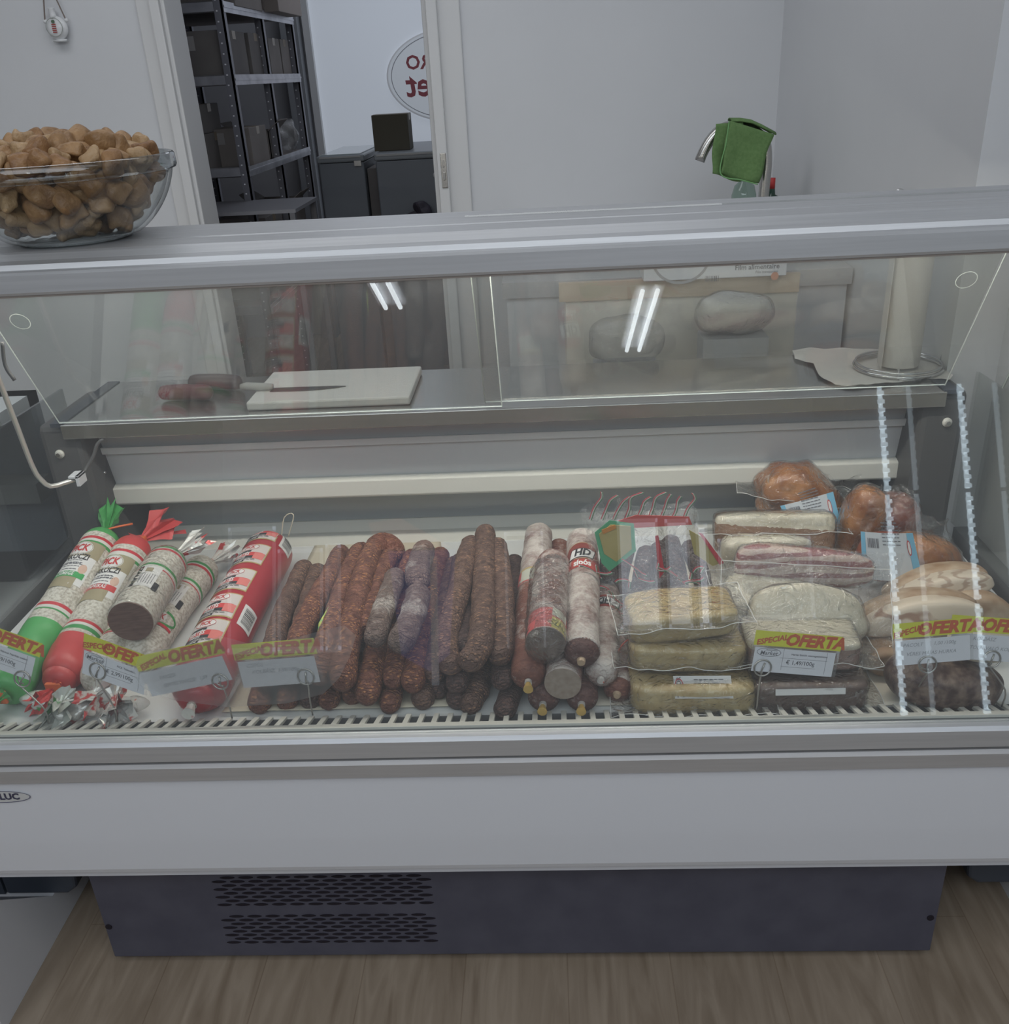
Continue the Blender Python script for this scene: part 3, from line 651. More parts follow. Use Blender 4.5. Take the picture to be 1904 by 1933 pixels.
# dish soap and green bottle by the tap
def bottle(name, px, py, y, r, h, body, label, cap, lcat='bottle', capm=WHITE):
    p = aty(px, py, y); t = empty(name, (p.x, y, ST), label, lcat)
    b = B(); b.tube([V((p.x, y, ST+z)) for z in (0, .004, h*.62, h*.76, h*.86, h)], [r*.92, r, r, r*.8, r*.26, r*.22], 20); b.build('bottle_body', body, t, True)
    b = B(); b.tube([V((p.x, y, ST+h)), V((p.x, y, ST+h+cap))], r*.22, 14); b.build('bottle_cap', capm, t, True); return t
bottle('soap_bottle', 1455, 372, 2.95, .044, .125, glassy('green_soap', (.18, .34, .26), .06, .7, haze=.5, hcol=(.04, .09, .07)), 'dark green soap bottle with a red cap behind the tap', .03, capm=REDINK)
bottle('clear_bottle', 1405, 345, 2.92, .036, .185, glassy('pale_bottle', (.75, .86, .80), .06, .7, haze=.25, hcol=(.4, .5, .45)), 'clear greenish bottle half hidden under the cloth', .02)
b = B(); p = aty(1732, 366, 2.05); gg = ring2d(.011, .014, .0035, 24); 
hk = bpy.data.objects.new('hook_ring', None)
b.tube([V((.763, 2.05, p.z+.002)), V((.745, 2.05, p.z+.002)), V((.735, 2.05, p.z-.01))], .003, 8)
for k in range(20): pass
b.tube([V((.738+.010*math.cos(a), 2.05, p.z-.004+.014*math.sin(a))) for a in [2*math.pi*k/20 for k in range(21)]], .003, 8, cap=False)
tag(b.build('wall_hook', CHROME, None, True), 'small chrome wall hook just above the right end of the ledge', 'hook')

# low back shelf with the film box, cardboard box and wrapped parcels (seen through the rear panes)
bs_ = empty('back_shelf', (.34, 2.3, 0), 'low grey unit behind the worktop carrying the cardboard box', 'cabinet')
B().box((-.02, 2.10, 0), (.74, 2.36, .742)).build('cabinet_body', mat('back_unit', (.34, .35, .37), .5), bs_)
cbx = empty('cardboard_box', (.31, 2.2, .745), 'open tan cardboard box seen through the rear pane', 'box')
CT = mat('cardboard_tan', (.45, .36, .27), .8, col2=(.50, .41, .31), scale=8)
b = B(); za = aty(1232, 533, 2.10).z; b.box((.03, 2.13, za-.042), (.57, 2.145, za)); b.build('box_rim', CT, cbx)
B().box((.045, 2.14, .745), (.57, 2.34, za-.042)).build('box_body', mat('carton_pale', (.60, .58, .53), .7, col2=(.64, .62, .57), scale=5), cbx)
B().box((.455, 2.138, .745), (.50, 2.1415, .84)).build('box_tape', mat('tape_brown2', (.35, .28, .24), .4), cbx)
# food film box
p = aty(1232, 533, 2.10); q = aty(1484, 531, 2.10)
fb = empty('film_box', ((p.x+q.x)/2, 2.14, za), 'long white carton of cling film lettered Film alimentaire lying on the cardboard box', 'box')
B().box((p.x-.02, 2.105, za+.001), (q.x, 2.20, za+.078)).build('carton', mat('film_carton', (.66, .66, .70), .5), fb, bevel=.002)
def fpt(px, py): a = aty(px, py, 2.1045); return V((a.x, 2.1045, a.z))
art('film_text', text2d('Film alimentaire', .0152, .02), fpt(1429, 504), ex, ey, 0, INK, fb); art('film_text_small', text2d('Film transparent', .0075, .01), fpt(1447, 513), ex, ey, 0, INK, fb)
art('film_dot', disc2d(.0085, .009, 20), fpt(1462, 521), ex, ey, 0, mat('orange_dot', (.62, .26, .14), .5), fb); art('film_barcode', barcode2d(.030, .012, 14), fpt(1343, 526), ex, ey, 0, INK, fb)
art('film_ring', ring2d(.064, .056, .006, 40), fpt(1285, 488), ex, ey, .0001, mat('film_grey', (.36, .35, .36), .5), fb)
for nm, px, py, hw, hh, lab, c_ in (('wrapped_parcel', 1385, 590, .085, .045, 'film wrapped pale parcel before the cardboard box, nearer the paper towels', 31), ('plastic_bag', 1180, 640, .08, .05, 'clear crumpled plastic bag before the cardboard box, below the lamp reflection', 8)):
    c = aty(px, py, 2.03); vs, fs = superlump(c, (hw, .05, hh), (0, 0, 5), .7, .18, 20, 4, seed=c_)
    zz = min(v.z for v in vs)
    t = empty(nm, (c.x, 2.03, zz), lab, 'bag' if 'bag' in nm else 'parcel')
    if nm == 'wrapped_parcel': mesh('contents', [c+(v-c)*.93 for v in vs], fs, mat('parcel_pale', (.55, .54, .50), .6, col2=(.62, .61, .57), scale=14), t, True)
    mesh('wrapping', vs, fs, FILM2 if 'bag' in nm else FILM, t, True)
    bb = B().box((c.x-.07, 1.99, 0), (c.x+.07, 2.07, zz-.0)); 
    tag(bb.build('support_tub', mat('back_unit', (.34, .35, .37))), 'plain grey tub under the '+('clear plastic bag' if 'bag' in nm else 'pale wrapped parcel')+' behind the worktop', 'tub')

# ------------------------------------------------------------------ on the worktop
WZ = .931
HD = mat('cutting_board', (.78, .77, .75), .45)
pts = [atz(478, 742, WZ), atz(765, 738, WZ)]
c4 = [atz(466, 775, WZ+.002), atz(773, 766, WZ+.002), atz(800, 704, WZ+.002), atz(518, 712, WZ+.002)]
cbd = empty('cutting_board', (sum(p.x for p in c4)/4, sum(p.y for p in c4)/4, WZ), 'thick white plastic cutting board on the steel worktop', 'cutting board')
x0, x1, y0, y1 = c4[0].x, c4[1].x, c4[0].y, c4[2].y
B().box((x0, y0, WZ+.0005), (x1, y1, WZ+.018)).build('board', HD, cbd, bevel=.004)
kz = WZ+.0185
kn = empty('kitchen_knife', atz(560, 738, kz), 'kitchen knife lying on the cutting board with its blade to the right', 'knife')
tip = atz(652, 731, kz); h0 = atz(512, 737, kz)
prof = [(h0.x, -.010), (h0.x, .012), (h0.x+.05, .012), (tip.x-.02, .010), (tip.x, .006), (tip.x-.015, -.001), (tip.x-.045, -.009), (tip.x-.08, -.013)]
b = B(); b.slabpoly([V((x, h0.y+y, kz)) for x, y in prof], (0, 0, .0015)); b.build('blade', mat('dark_blade', (.16, .16, .16), .3, .7), kn)
b = B(); b.tube([V((h0.x+.004, h0.y+.002, kz+.007)), V((h0.x-.015, h0.y+.002, kz+.008)), V((h0.x-.05, h0.y+.004, kz+.009)), V((h0.x-.062, h0.y+.005, kz+.008))], [.006, .0075, .0085, .006], 12); b.build('handle', mat('knife_handle', (.40, .40, .39), .5), kn, True)
# neighbouring units to the left
an = empty('adjacent_counter', (-1.75, 1.6, 0), 'next refrigerated counter seen dimly through the left side glass', 'display counter')
B().box((-2.4, 1.40, .20), (-1.11, 1.90, .55)).box((-2.4, 1.301, .085), (-1.103, 1.40, .33)).build('tub', TUB, an)
B().box((-2.4, 1.86, .55), (-1.11, 1.90, .93)).build('back_panel', mat('neighbour_panel', (.52, .56, .60), .4), an)
B().box((-2.4, 1.80, .705), (-1.11, 1.86, .75)).build('lip', CREAM, an); B().box((-2.4, 1.16, .55), (-1.11, 1.86, .56)).build('tray', mat('neighbour_tray', (.10, .10, .10), .6), an)
B().box((-2.4, 1.55, .90), (-1.11, 1.90, .93)).build('worktop', mat('neighbour_top', (.45, .48, .50), .4), an)
b = B().prism([(1.07, 0), (1.42, 0), (1.42, .083), (1.297, .083), (1.09, .295), (1.07, .295)], -2.4, -1.006); tag(b.build('white_plinth', WHITE), 'white plinth low on the floor at the left front corner of the counter', 'plinth')

# ------------------------------------------------------------------ the goods
RX = mat  # short alias
def sausage_mat(name, a, b_, c_, mold=0, seed=0, rib=1):
    m = bpy.data.materials.new(name); m.use_nodes = True; nt = m.node_tree; N = nt.nodes.new; L = nt.links.new; bs = nt.nodes['Principled BSDF']
    bs.inputs['Roughness'].default_value = .55; bs.inputs['Specular IOR Level'].default_value = .35
    tc = N('ShaderNodeTexCoord'); mp = N('ShaderNodeMapping'); mp.inputs['Location'].default_value = (seed, seed*2.3, 0); mp.inputs['Scale'].default_value = (1, 1, 1); L(tc.outputs['Object'], mp.inputs[0])
    n = N('ShaderNodeTexNoise'); n.inputs['Scale'].default_value = 60; n.inputs['Detail'].default_value = 5; L(mp.outputs[0], n.inputs['Vector'])
    r = N('ShaderNodeValToRGB'); r.color_ramp.elements[0].position = .32; r.color_ramp.elements[1].position = .68; r.color_ramp.elements[0].color = lin(a); r.color_ramp.elements[1].color = lin(b_); L(n.outputs[0], r.inputs[0])
    v = N('ShaderNodeTexVoronoi'); v.inputs['Scale'].default_value = 170; mp3 = N('ShaderNodeMapping'); mp3.inputs['Scale'].default_value = (.55, 1.3, 1.3); L(mp.outputs[0], mp3.inputs[0]); L(mp3.outputs[0], v.inputs['Vector'])
    r2 = N('ShaderNodeValToRGB'); r2.color_ramp.elements[0].position = .22; r2.color_ramp.elements[1].position = .40; r2.color_ramp.elements[0].color = (1, 1, 1, 1); r2.color_ramp.elements[1].color = (0, 0, 0, 1); L(v.outputs['Distance'], r2.inputs[0])
    n3 = N('ShaderNodeTexNoise'); n3.inputs['Scale'].default_value = 25; L(mp.outputs[0], n3.inputs['Vector'])
    r3 = N('ShaderNodeValToRGB'); r3.color_ramp.elements[0].position = .38; r3.color_ramp.elements[1].position = .55; L(n3.outputs[0], r3.inputs[0])
    mm = N('ShaderNodeMath'); mm.operation = 'MULTIPLY'; L(r2.outputs[0], mm.inputs[0]); L(r3.outputs[0], mm.inputs[1])
    mx = N('ShaderNodeMixRGB'); L(mm.outputs[0], mx.inputs[0]); L(r.outputs[0], mx.inputs[1]); mx.inputs[2].default_value = lin(c_); last = mx
    if mold:
        n4 = N('ShaderNodeTexNoise'); n4.inputs['Scale'].default_value = 14; n4.inputs['Detail'].default_value = 9; n4.inputs['Roughness'].default_value = .78; L(mp.outputs[0], n4.inputs['Vector'])
        r4 = N('ShaderNodeValToRGB'); r4.color_ramp.elements[0].position = .60-.16*mold; r4.color_ramp.elements[1].position = .74-.12*mold; L(n4.outputs[0], r4.inputs[0])
        m2 = N('ShaderNodeMixRGB'); L(r4.outputs[0], m2.inputs[0]); L(mx.outputs[0], m2.inputs[1]); m2.inputs[2].default_value = (.62, .56, .52, 1); last = m2
    L(last.outputs[0], bs.inputs['Base Color'])
    wv = N('ShaderNodeTexWave'); wv.bands_direction = 'Y'; wv.inputs['Scale'].default_value = 48; wv.inputs['Distortion'].default_value = 9; wv.inputs['Detail'].default_value = 3; wv.inputs['Detail Scale'].default_value = 2.5; L(mp.outputs[0], wv.inputs['Vector'])
    ad = N('ShaderNodeMath'); ad.operation = 'MULTIPLY_ADD'; ad.inputs[1].default_value = .7*rib; L(wv.outputs['Fac'], ad.inputs[0]); L(n.outputs[0], ad.inputs[2])
    bp = N('ShaderNodeBump'); bp.inputs['Strength'].default_value = 1.0; bp.inputs['Distance'].default_value = .0035; L(ad.outputs[0], bp.inputs['Height']); L(bp.outputs[0], bs.inputs['Normal'])
    return m
K_RED = sausage_mat('dry_sausage_red', (.125, .045, .034), (.28, .120, .085), (.55, .25, .11))
K_BRN = sausage_mat('dry_sausage_brown', (.100, .056, .046), (.22, .130, .100), (.42, .23, .14), seed=3)
K_DRK = sausage_mat('dry_sausage_dark', (.060, .036, .034), (.13, .08, .072), (.20, .11, .09), seed=5)
K_MLD = sausage_mat('dry_sausage_mouldy', (.13, .085, .075), (.24, .17, .15), (.32, .22, .18), .55, 7)
S_MLD = sausage_mat('salami_mouldy', (.15, .06, .05), (.24, .11, .085), (.30, .15, .12), 1.0, 2, .3)
S_MLD2 = sausage_mat('salami_very_mouldy', (.16, .09, .08), (.26, .16, .14), (.36, .24, .22), 1.45, 4, .3)
S_RED = sausage_mat('salami_red_brown', (.14, .052, .040), (.22, .09, .065), (.28, .12, .08), .35, 6, .2)
S_DRK = sausage_mat('salami_dark', (.085, .038, .034), (.15, .072, .062), (.2, .1, .08), .25, 8, .2)
CASE = mat('white_mould_casing', (.44, .40, .34), .7, col2=(.70, .67, .60), scale=190, amount=(.36, .6), bump=1.0, bscale=240)

def soft_rads(S, r, e0=1.0, e1=1.0, tip=.35):
    """rounded ends; e0, e1 = end length in radii"""
    L_ = S[-1]; out = []
    for s in S:
        k = 1
        if e0 and s < r*e0: t = 1-s/(r*e0); k = min(k, math.sqrt(max(0, 1-t*t))*(1-tip)+tip)
        if e1 and L_-s < r*e1: t = 1-(L_-s)/(r*e1); k = min(k, math.sqrt(max(0, 1-t*t))*(1-tip)+tip)
        out.append(r*k)
    return out
def kolbasz(pts, r, m, label, neck=None, wob=.10, tip=.3, name='dry_sausage', grp='dry sausages heaped in the middle', seg=16, slender=None):
    """pts: (px, py, z) of the centre line, front end first"""
    P = smooth_path([atz(*p) for p in pts], .005); S = arclen(P)
    rr = soft_rads(S, r, 1.1, 1.1, tip)
    for i in range(len(rr)):
        rr[i] *= 1+.05*noise.noise(V((S[i]*30, label.__len__()*1.7, 0)))
        if slender: rr[i] *= 1+(slender-1)*(S[i]/S[-1])
        if neck:
            for nk in neck:
                d = abs(S[i]/S[-1]-nk)*S[-1]/r
                if d < 1.2: rr[i] *= .35+.65*(d/1.2)**.6
    # bring the ends to a point-ish cap with a few extra rings
    vs, fs, fr = tube_geo(P, rr, seg, True, wob=wob)
    o0 = P[0]; o = mesh(name, vs, fs, m, None, True, origin=(P[0].x, P[0].y, min(v.z for v in vs)))
    # nub where the casing is tied
    return tag(o, label, 'sausage', grp)
R1 = .0188
zb, zm, zt2 = TZ+.018, TZ+.052, TZ+.086
zq = TZ+.115
LIST = [
 # front-bottom layer
 ([(488, 1338, zb), (505, 1260, zb), (540, 1165, zb), (568, 1105, zb)], R1, K_RED, 'red brown dry sausage lowest left, its end peeping out under the offer tag'),
 ([(540, 1332, zb), (556, 1260, zb), (583, 1180, zb), (604, 1120, zb)], R1, K_RED, 'dry sausage end just right of the lowest left one, beneath the fogged glass'),
 ([(582, 1330, zb), (600, 1265, zb), (622, 1190, zb), (640, 1120, zb)], R1*.9, K_DRK, 'dark purplish dry sausage end to the left of the tag wire, low on the paper'),
 ([(619, 1332, zb), (633, 1270, zb), (652, 1200, zb), (668, 1120, zb)], R1, K_RED, 'knobbly dry sausage end below and left of the long hooked one'),
 ([(663, 1322, zb), (672, 1270, zb), (690, 1190, zb), (700, 1130, zb)], R1, K_RED, 'dry sausage end tucked between the hooked one and its right neighbour'),
 ([(735, 1338, zb), (742, 1288, zb), (752, 1220, zb), (762, 1130, zb)], R1*1.02, K_RED, 'dark red dry sausage end nearest the front in the middle of the paper'),
 ([(796, 1330, zb), (803, 1280, zb), (814, 1210, zb), (826, 1120, zb)], R1, K_BRN, 'brown dry sausage end on the paper left of the greenish end'),
 ([(826, 1312, zb), (832, 1270, zb), (840, 1205, zb), (846, 1130, zb)], R1*.85, K_DRK, 'dark greenish dry sausage end in the gap below the U shaped sausage, left side'),
 ([(860, 1330, zb), (876, 1270, zb), (890, 1200, zb), (900, 1120, zb)], R1, K_DRK, 'dark sausage end beside the curled edge of the paper'),
 ([(883, 1338, zb), (903, 1290, zb), (922, 1240, zb), (938, 1150, zb)], R1*1.12, K_BRN, 'stout brown sausage end crossing the corner of the paper, below the U shaped one'),
 ([(948, 1350, zb), (964, 1308, zb), (980, 1245, zb), (990, 1150, zb)], R1*.95, K_DRK, 'dark sausage with a mould flecked tip left of the lowest salami'),
 # second layer
 ([(500, 1290, zm), (512, 1240, zm), (528, 1175, zm), (556, 1108, zm), (577, 1066, zm)], R1, K_BRN, 'dry sausage directly beside the red sausage roll'),
 ([(546, 1285, zm), (560, 1215, zm), (582, 1140, zm), (602, 1072, zm)], R1, K_BRN, 'dry sausage with a pointed tip, second from the red sausage roll'),
 ([(640, 1240, zm), (652, 1170, zm), (664, 1100, zm), (668, 1062, zm)], R1, K_MLD, 'pale topped dry sausage mostly hidden left of the hooked one'),
 ([(690, 1325, zm-.012), (701, 1272, zm), (716, 1200, zm), (727, 1120, zm), (738, 1055, zm)], R1*1.12, K_RED, 'thick dry sausage low in the middle, right of the hooked one'),
 ([(740, 1294, zm-.004), (748, 1240, zm), (757, 1180, zm), (762, 1115, zm), (768, 1050, zm)], R1, K_RED, 'dry sausage with a twisted dark tip under the two mouldy ends'),
 ([(776, 1300, zm-.004), (790, 1235, zm), (806, 1160, zm), (822, 1090, zm), (832, 1042, zm)], R1*1.05, K_RED, 'straight dry sausage right of the twisted tip, running back to the blue reflection'),
 ([(818, 1280, zm), (824, 1225, zm), (838, 1150, zm), (852, 1090, zm), (862, 1058, zm)], R1, K_BRN, 'dry sausage between the straight one and the U shaped one'),
 ([(861, 1300, zm), (868, 1255, zm), (880, 1190, zm), (888, 1120, zm)], R1, K_DRK, 'dark blunt sausage end right under the bend of the U shaped sausage'),
 ([(946, 1294, zm), (954, 1240, zm), (964, 1160, zm), (974, 1110, zm), (970, 1056, zm)], R1, K_DRK, 'dark sausage curving up beside the tall mouldy salami'),
 # third layer
 ([(552, 1262, zt2), (566, 1200, zt2), (594, 1140, zt2), (622, 1090, zt2), (645, 1040, zm+.01)], R1*1.02, K_RED, 'long dry sausage standing out highest left of the yellow sticker'),
 ([(602, 1290, zt2-.02), (612, 1225, zt2), (636, 1150, zt2), (655, 1095, zt2), (676, 1045, zt2), (697, 1040, zt2)], R1*1.05, K_RED, 'dry sausage with a yellow green sticker on its left flank'),
 ([(645, 1298, zt2-.012), (651, 1245, zt2), (664, 1180, zt2), (680, 1110, zt2+.01), (699, 1050, zt2+.01), (720, 1026, zt2+.01), (741, 1034, zt2), (746, 1062, zt2-.02)], R1*1.14, K_RED, 'long dry sausage whose top bends over like a walking stick'),
 ([(694, 1190, zt2), (706, 1140, zt2), (722, 1080, zt2), (738, 1045, zt2)], R1*.95, K_RED, 'dry sausage lying behind the grey ended one, under the walking stick bend'),
 ([(758, 1170, zt2-.01), (762, 1125, zt2-.01), (768, 1080, zt2-.01), (779, 1045, zt2-.01)], R1*.95, K_RED, 'dry sausage behind the pinched one, left of the blue reflection'),
 # top
 ([(706, 1212, zq), (716, 1175, zq), (731, 1130, zq), (748, 1085, zq-.01)], R1*1.02, K_MLD, 'short dry sausage with a grey mouldy end facing front, left of a similar one'),
 ([(749, 1222, zq), (767, 1190, zq), (783, 1150, zq), (790, 1112, zq), (788, 1075, zq), (803, 1033, zq-.01)], R1*1.16, K_MLD, 'pinched dry sausage in two links with a broad grey mouldy front end'),
]
def named(lst):
    for a in lst:
        kw = a[4] if len(a) > 4 else {}
        kolbasz(*a[:4], **kw)
LIST[-1] = LIST[-1]+({'neck': [.52]},)
named(LIST)
G2 = 'dark sausages right of the heap'
kolbasz([(860, 1266, .662), (846, 1240, .668), (842, 1205, .678), (852, 1165, .690), (868, 1110, zq), (879, 1060, zq), (891, 1022, zq-.01)], R1*1.06, K_BRN, 'dark sausage looping at the front like a U, its left leg', grp=G2)
kolbasz([(868, 1254, .680), (894, 1238, .684), (908, 1200, .695), (913, 1130, zq), (915, 1060, zq), (916, 1000, zq)], R1*1.1, K_BRN, 'tallest dark sausage, its front end hooked left over the U', grp=G2)
kolbasz([(942, 1248, .668), (948, 1190, .678), (948, 1130, zq-.01), (943, 1075, zq-.01), (935, 1025, zq-.015)], R1*1.1, K_BRN, 'dark straight sausage right of the tallest one', grp=G2)
kolbasz([(877, 1230, zt2), (882, 1175, zt2), (890, 1120, zt2), (899, 1070, zt2)], R1, K_DRK, 'dark sausage seen inside the loop of the U', grp=G2)
kolbasz([(856, 1180, zt2), (860, 1120, zt2), (868, 1052, zt2)], R1*.8, K_DRK, 'thin dark sausage peeping out left behind the U shaped one', grp=G2)
# sticker on a sausage
b = B(); pth = [atz(600, 1212, zt2+.010), atz(609, 1180, zt2+.012), atz(620, 1150, zt2+.012)]
b.slabpoly([pth[0]+V((-.001, 0, 0)), pth[1]+V((-.006, 0, .004)), pth[2]+V((0, 0, .004)), pth[2]+V((.004, 0, .004)), pth[1]+V((.003, 0, .004))], (0, -.001, .001))
tag(b.build('price_sticker', mat('sticker_yellow', (.55, .55, .10), .5, col2=(.10, .35, .16), scale=90)), 'narrow yellow green sticker wedged between dry sausages right of the tag', 'sticker')

# ---- salamis: a tube of casing with bands, caps, labels
def salami(pts, r, bands, label, cat='salami', name='salami', m0=None, e0=.9, e1=.9, tip=.45, wob=.03, grp=None, flip=None):
    """bands: (px, py, material) along the axis from the front end, each material holds until the next"""
    P = smooth_path([atz(*p) for p in pts], .0035); S = arclen(P); rr = soft_rads(S, r, e0, e1, tip)
    vs, fs, fr = tube_geo(P, rr, 32, True, wob=wob)
    pp = [proj(p) for p in P]
    def s_at(px, py): i = min(range(len(P)), key=lambda k: (pp[k][0]-px)**2+(pp[k][1]-py)**2); return S[i]
    zmin = min(v.z for v in vs)
    t = empty(name, (P[0].x, P[0].y, zmin), label, cat, grp)
    mats = [m0 or CASE]; mi = []; bs_ = sorted([(s_at(a, b_), m) for a, b_, m in bands], key=lambda q: q[0])
    for s, m in bs_:
        if m not in mats: mats.append(m)
    for i in range(len(P)-1):
        k = 0; sm = (S[i]+S[i+1])/2
        for s, m in bs_:
            if sm >= s: k = mats.index(m)
        mi += [k]*32
    mi += [mi[0], mi[-1]]
    o = mesh('casing', vs, fs, mats, t, True, mi)
    return t, P, rr, S, s_at
def sticker(t, P, rr, s, a0, parts, rot=0, nm='label'):
    """parts: list of (geo, material, layer)"""
    f = wrapf(P, rr, s, a0, rot)
    root = None
    for k, (g, m, lay_, n) in enumerate(parts):
        o = mesh(n, f(g, .0006+.0004*lay_), g[1], m, t if root is None else root, True)
        if root is None: root = o
    return root
def twist(t, p, d, r, m, seed, ln=.05, nm='twisted_end'):
    """crumpled foil tail: a pinch and a flared ruffle"""
    d = V(d).normalized(); n = 22; rows = 9; vs = []; fs = []; a = d.orthogonal().normalized(); c = d.cross(a)
    for j in range(rows):
        s = j/(rows-1); rad = r*(.95*(1-s*4)**1 if s < .2 else .22+(s-.2)*1.15)
        rad = max(rad, r*.2)
        for k in range(n):
            an = 2*math.pi*k/n; w_ = 1+(.30 if s > .2 else .12)*math.sin(k*math.pi*.9+seed)+.4*s*noise.noise(V((k*.7, j*.5, seed)))
            q = p+d*(ln*s*(1+.25*s*math.sin(k*1.3+seed)))+(a*math.cos(an)+c*math.sin(an)*.6)*rad*w_; vs.append(q)
    for j in range(rows-1):
        for k in range(n): q = j*n+k; fs.append((q, j*n+(k+1) % n, (j+1)*n+(k+1) % n, q+n))
    return mesh(nm, vs, fs, m, t, False)
def clip(t, p, d, r=.005, m=None, tail=None, tl=.014):
    d = V(d).normalized(); b = B(); b.tube([p, p+d*.006], [r, r], 12); b.build('metal_clip', m or mat('clip_white', (.62, .60, .58), .35, .3), t)
    if tail: b = B(); b.tube([p+d*.006, p+d*(.006+tl*.5), p+d*(.006+tl)], [r*.7, r*1.05, r*1.35], 10); b.build('casing_tail', tail, t)
def pucker(t, p, d, r, m):
    """radial pleats on a tied end"""
    d = V(d).normalized(); a = d.orthogonal().normalized(); c = d.cross(a); vs = []; fs = []; n = 64; rows = 7
    for j in range(rows):
        s = j/(rows-1); rad = r*math.cos(s*math.pi/2*.93); h = r*.72*math.sin(s*math.pi/2)
        for k in range(n):
            an = 2*math.pi*k/n; q = 1+(.035 if k % 2 else -.035)*(.3+s); vs.append(p+d*h*(1+(.03 if k % 2 else 0))+(a*math.cos(an)+c*math.sin(an))*rad*q)
    for j in range(rows-1):
        for k in range(n): q = j*n+k; fs.append((q, j*n+(k+1) % n, (j+1)*n+(k+1) % n, q+n))
    fs.append(tuple((rows-1)*n+k for k in range(n)))
    return mesh('pleated_end', vs, fs, m, t, True)
TW = mat('stripe_white', (.68, .66, .62), .5); TR_ = mat('stripe_red', (.56, .045, .06), .45); TG = mat('stripe_green', (.06, .30, .09), .45)
GREENC = mat('green_casing', (.09, .40, .12), .38, bump=.15, bscale=60); REDC = mat('red_casing', (.60, .075, .075), .38, bump=.15, bscale=60); TAN = mat('tan_band', (.36, .31, .20), .5)
TIE = mat('orange_clip', (.75, .16, .05), .4)
FOIL = mat('wrapper_foil', (.66, .65, .62), .22, .25, col2=(.58, .08, .08), scale=26, amount=(.56, .60), bump=.8, bscale=70)
FOILG = mat('wrapper_foil_green', (.62, .64, .60), .22, .25, col2=(.08, .34, .10), scale=22, amount=(.54, .58), bump=.8, bscale=70)
def oval_logo(txt, w, h, size, m=REDINK):
    return [(disc2d(w, h, 36, rings=4), LBL, 1, 'logo_oval'), (ring2d(w*.96, h*.92, w*.03, 40), TAN, 2, 'logo_rim'), (text2d(txt, size, .03), m, 3, 'logo_text')]
def rakoczi(t, P, rr, s_at, c_logo, c_txt, c_par, c_band, c_tan, stripm, bandtxt):
    a0 = -.15
    g = rect2d(.080, .060, 24, 6); s = s_at(*c_par)+.004
    sticker(t, P, rr, s, a0, [(g, LBL, 0, 'paper_label'), (lines2d(.030, 5, .0048, .0012, .004, .006, 3), INK, 1, 'small_print'), (lines2d(.014, 4, .005, .001, -.026, .004, 4), INK, 1, 'small_print'), (disc2d(.0075, .007, 16, .027, -.006, 2), mat('peach_print', (.66, .45, .36), .6), 1, 'picture_spot')])
    sticker(t, P, rr, s_at(*c_txt), a0, [(text2d('RÁKÓCZI', .0122, .03, 0, 1.0), BLACK, 1, 'name_text'), (mv(lines2d(.05, 2, .0026, .0011, 0, 0, 8), 0, -.0095), INK, 1, 'small_print')])
    sticker(t, P, rr, s_at(*c_band), a0, [(rect2d(.072, .0085, 24, 1), stripm, 1, 'colour_band'), (text2d(bandtxt, .0078, .03, 0, 1.1), LBL, 2, 'band_text')])
    sticker(t, P, rr, s_at(*c_tan), a0, [(rect2d(.052, .018, 16, 2), TAN, .5, 'tan_patch')])
    g = rect2d(.085, .024, 24, 2)
    sticker(t, P, rr, s_at(*c_logo)-.001, a0, [(g, TAN, .2, 'tan_patch')])
    sticker(t, P, rr, s_at(*c_logo), a0, oval_logo('PICK', .024, .0115, .0155))
GS = 'wrapped salamis at the left'
t, P, rr, S, sa = salami([(8, 1312, .616), (60, 1232, .632), (130, 1124, .662), (200, 1012, .698)], .0372,
    [(8, 1312, GREENC), (84, 1190, CASE), (93, 1175, TG), (96, 1170, TW), (99, 1165, TR_), (102, 1161, CASE), (176, 1050, TG), (179, 1046, TW), (182, 1042, TR_), (185, 1038, CASE), (191, 1029, GREENC)],
    'white cased salami with green ends, leftmost in the counter', grp=GS)
rakoczi(t, P, rr, sa, (168, 1061), (157, 1078), (146, 1092), (135, 1108), (124, 1122), GRN, 'CSEMEGE')
d1 = (P[-1]-P[-2]).normalized()
twist(t, P[-1]+V((0, 0, .0)), d1+V((-.1, 0, .6)), .032, GREENC, 1, .055); twist(t, P[0], P[0]-P[3]+V((-.006, 0, -.002)), .028, GREENC, 2, .05)
b = B(); b.tube(smooth_path([P[-1]+d1*.012+V((.008, -.02, .016)), P[-1]+d1*.014+V((.03, -.01, .016)), P[-1]+d1*.02+V((.05, 0, .012))]), .0022, 6); b.build('orange_tie', TIE, t, True)
b = B(); b.box(P[0]+V((-.008, -.012, -.01)), P[0]+V((.010, -.006, .014))); b.build('orange_clip', TIE, t, bevel=.002)
t, P, rr, S, sa = salami([(112, 1284, .616), (150, 1214, .628), (208, 1118, .652), (258, 1026, .684)], .0372,
    [(112, 1284, REDC), (146, 1220, CASE), (150, 1213, TG), (153, 1208, TW), (156, 1203, TR_), (159, 1198, CASE), (226, 1075, TG), (229, 1070, TW), (232, 1065, TR_), (235, 1060, CASE), (240, 1052, REDC)],
    'white cased salami with red ends, second from the left', grp=GS)
rakoczi(t, P, rr, sa, (221, 1084), (212, 1101), (202, 1115), (192, 1131), (183, 1147), REDC, 'PAPRIKÁS')
d1 = (P[-1]-P[-2]).normalized()
twist(t, P[-1], d1+V((1.1, 0, .25)), .030, REDC, 4, .075); b = B(); b.box(P[-1]+V((.012, -.012, .004)), P[-1]+V((.022, .004, .016))); b.build('orange_clip', TIE, t, bevel=.002)
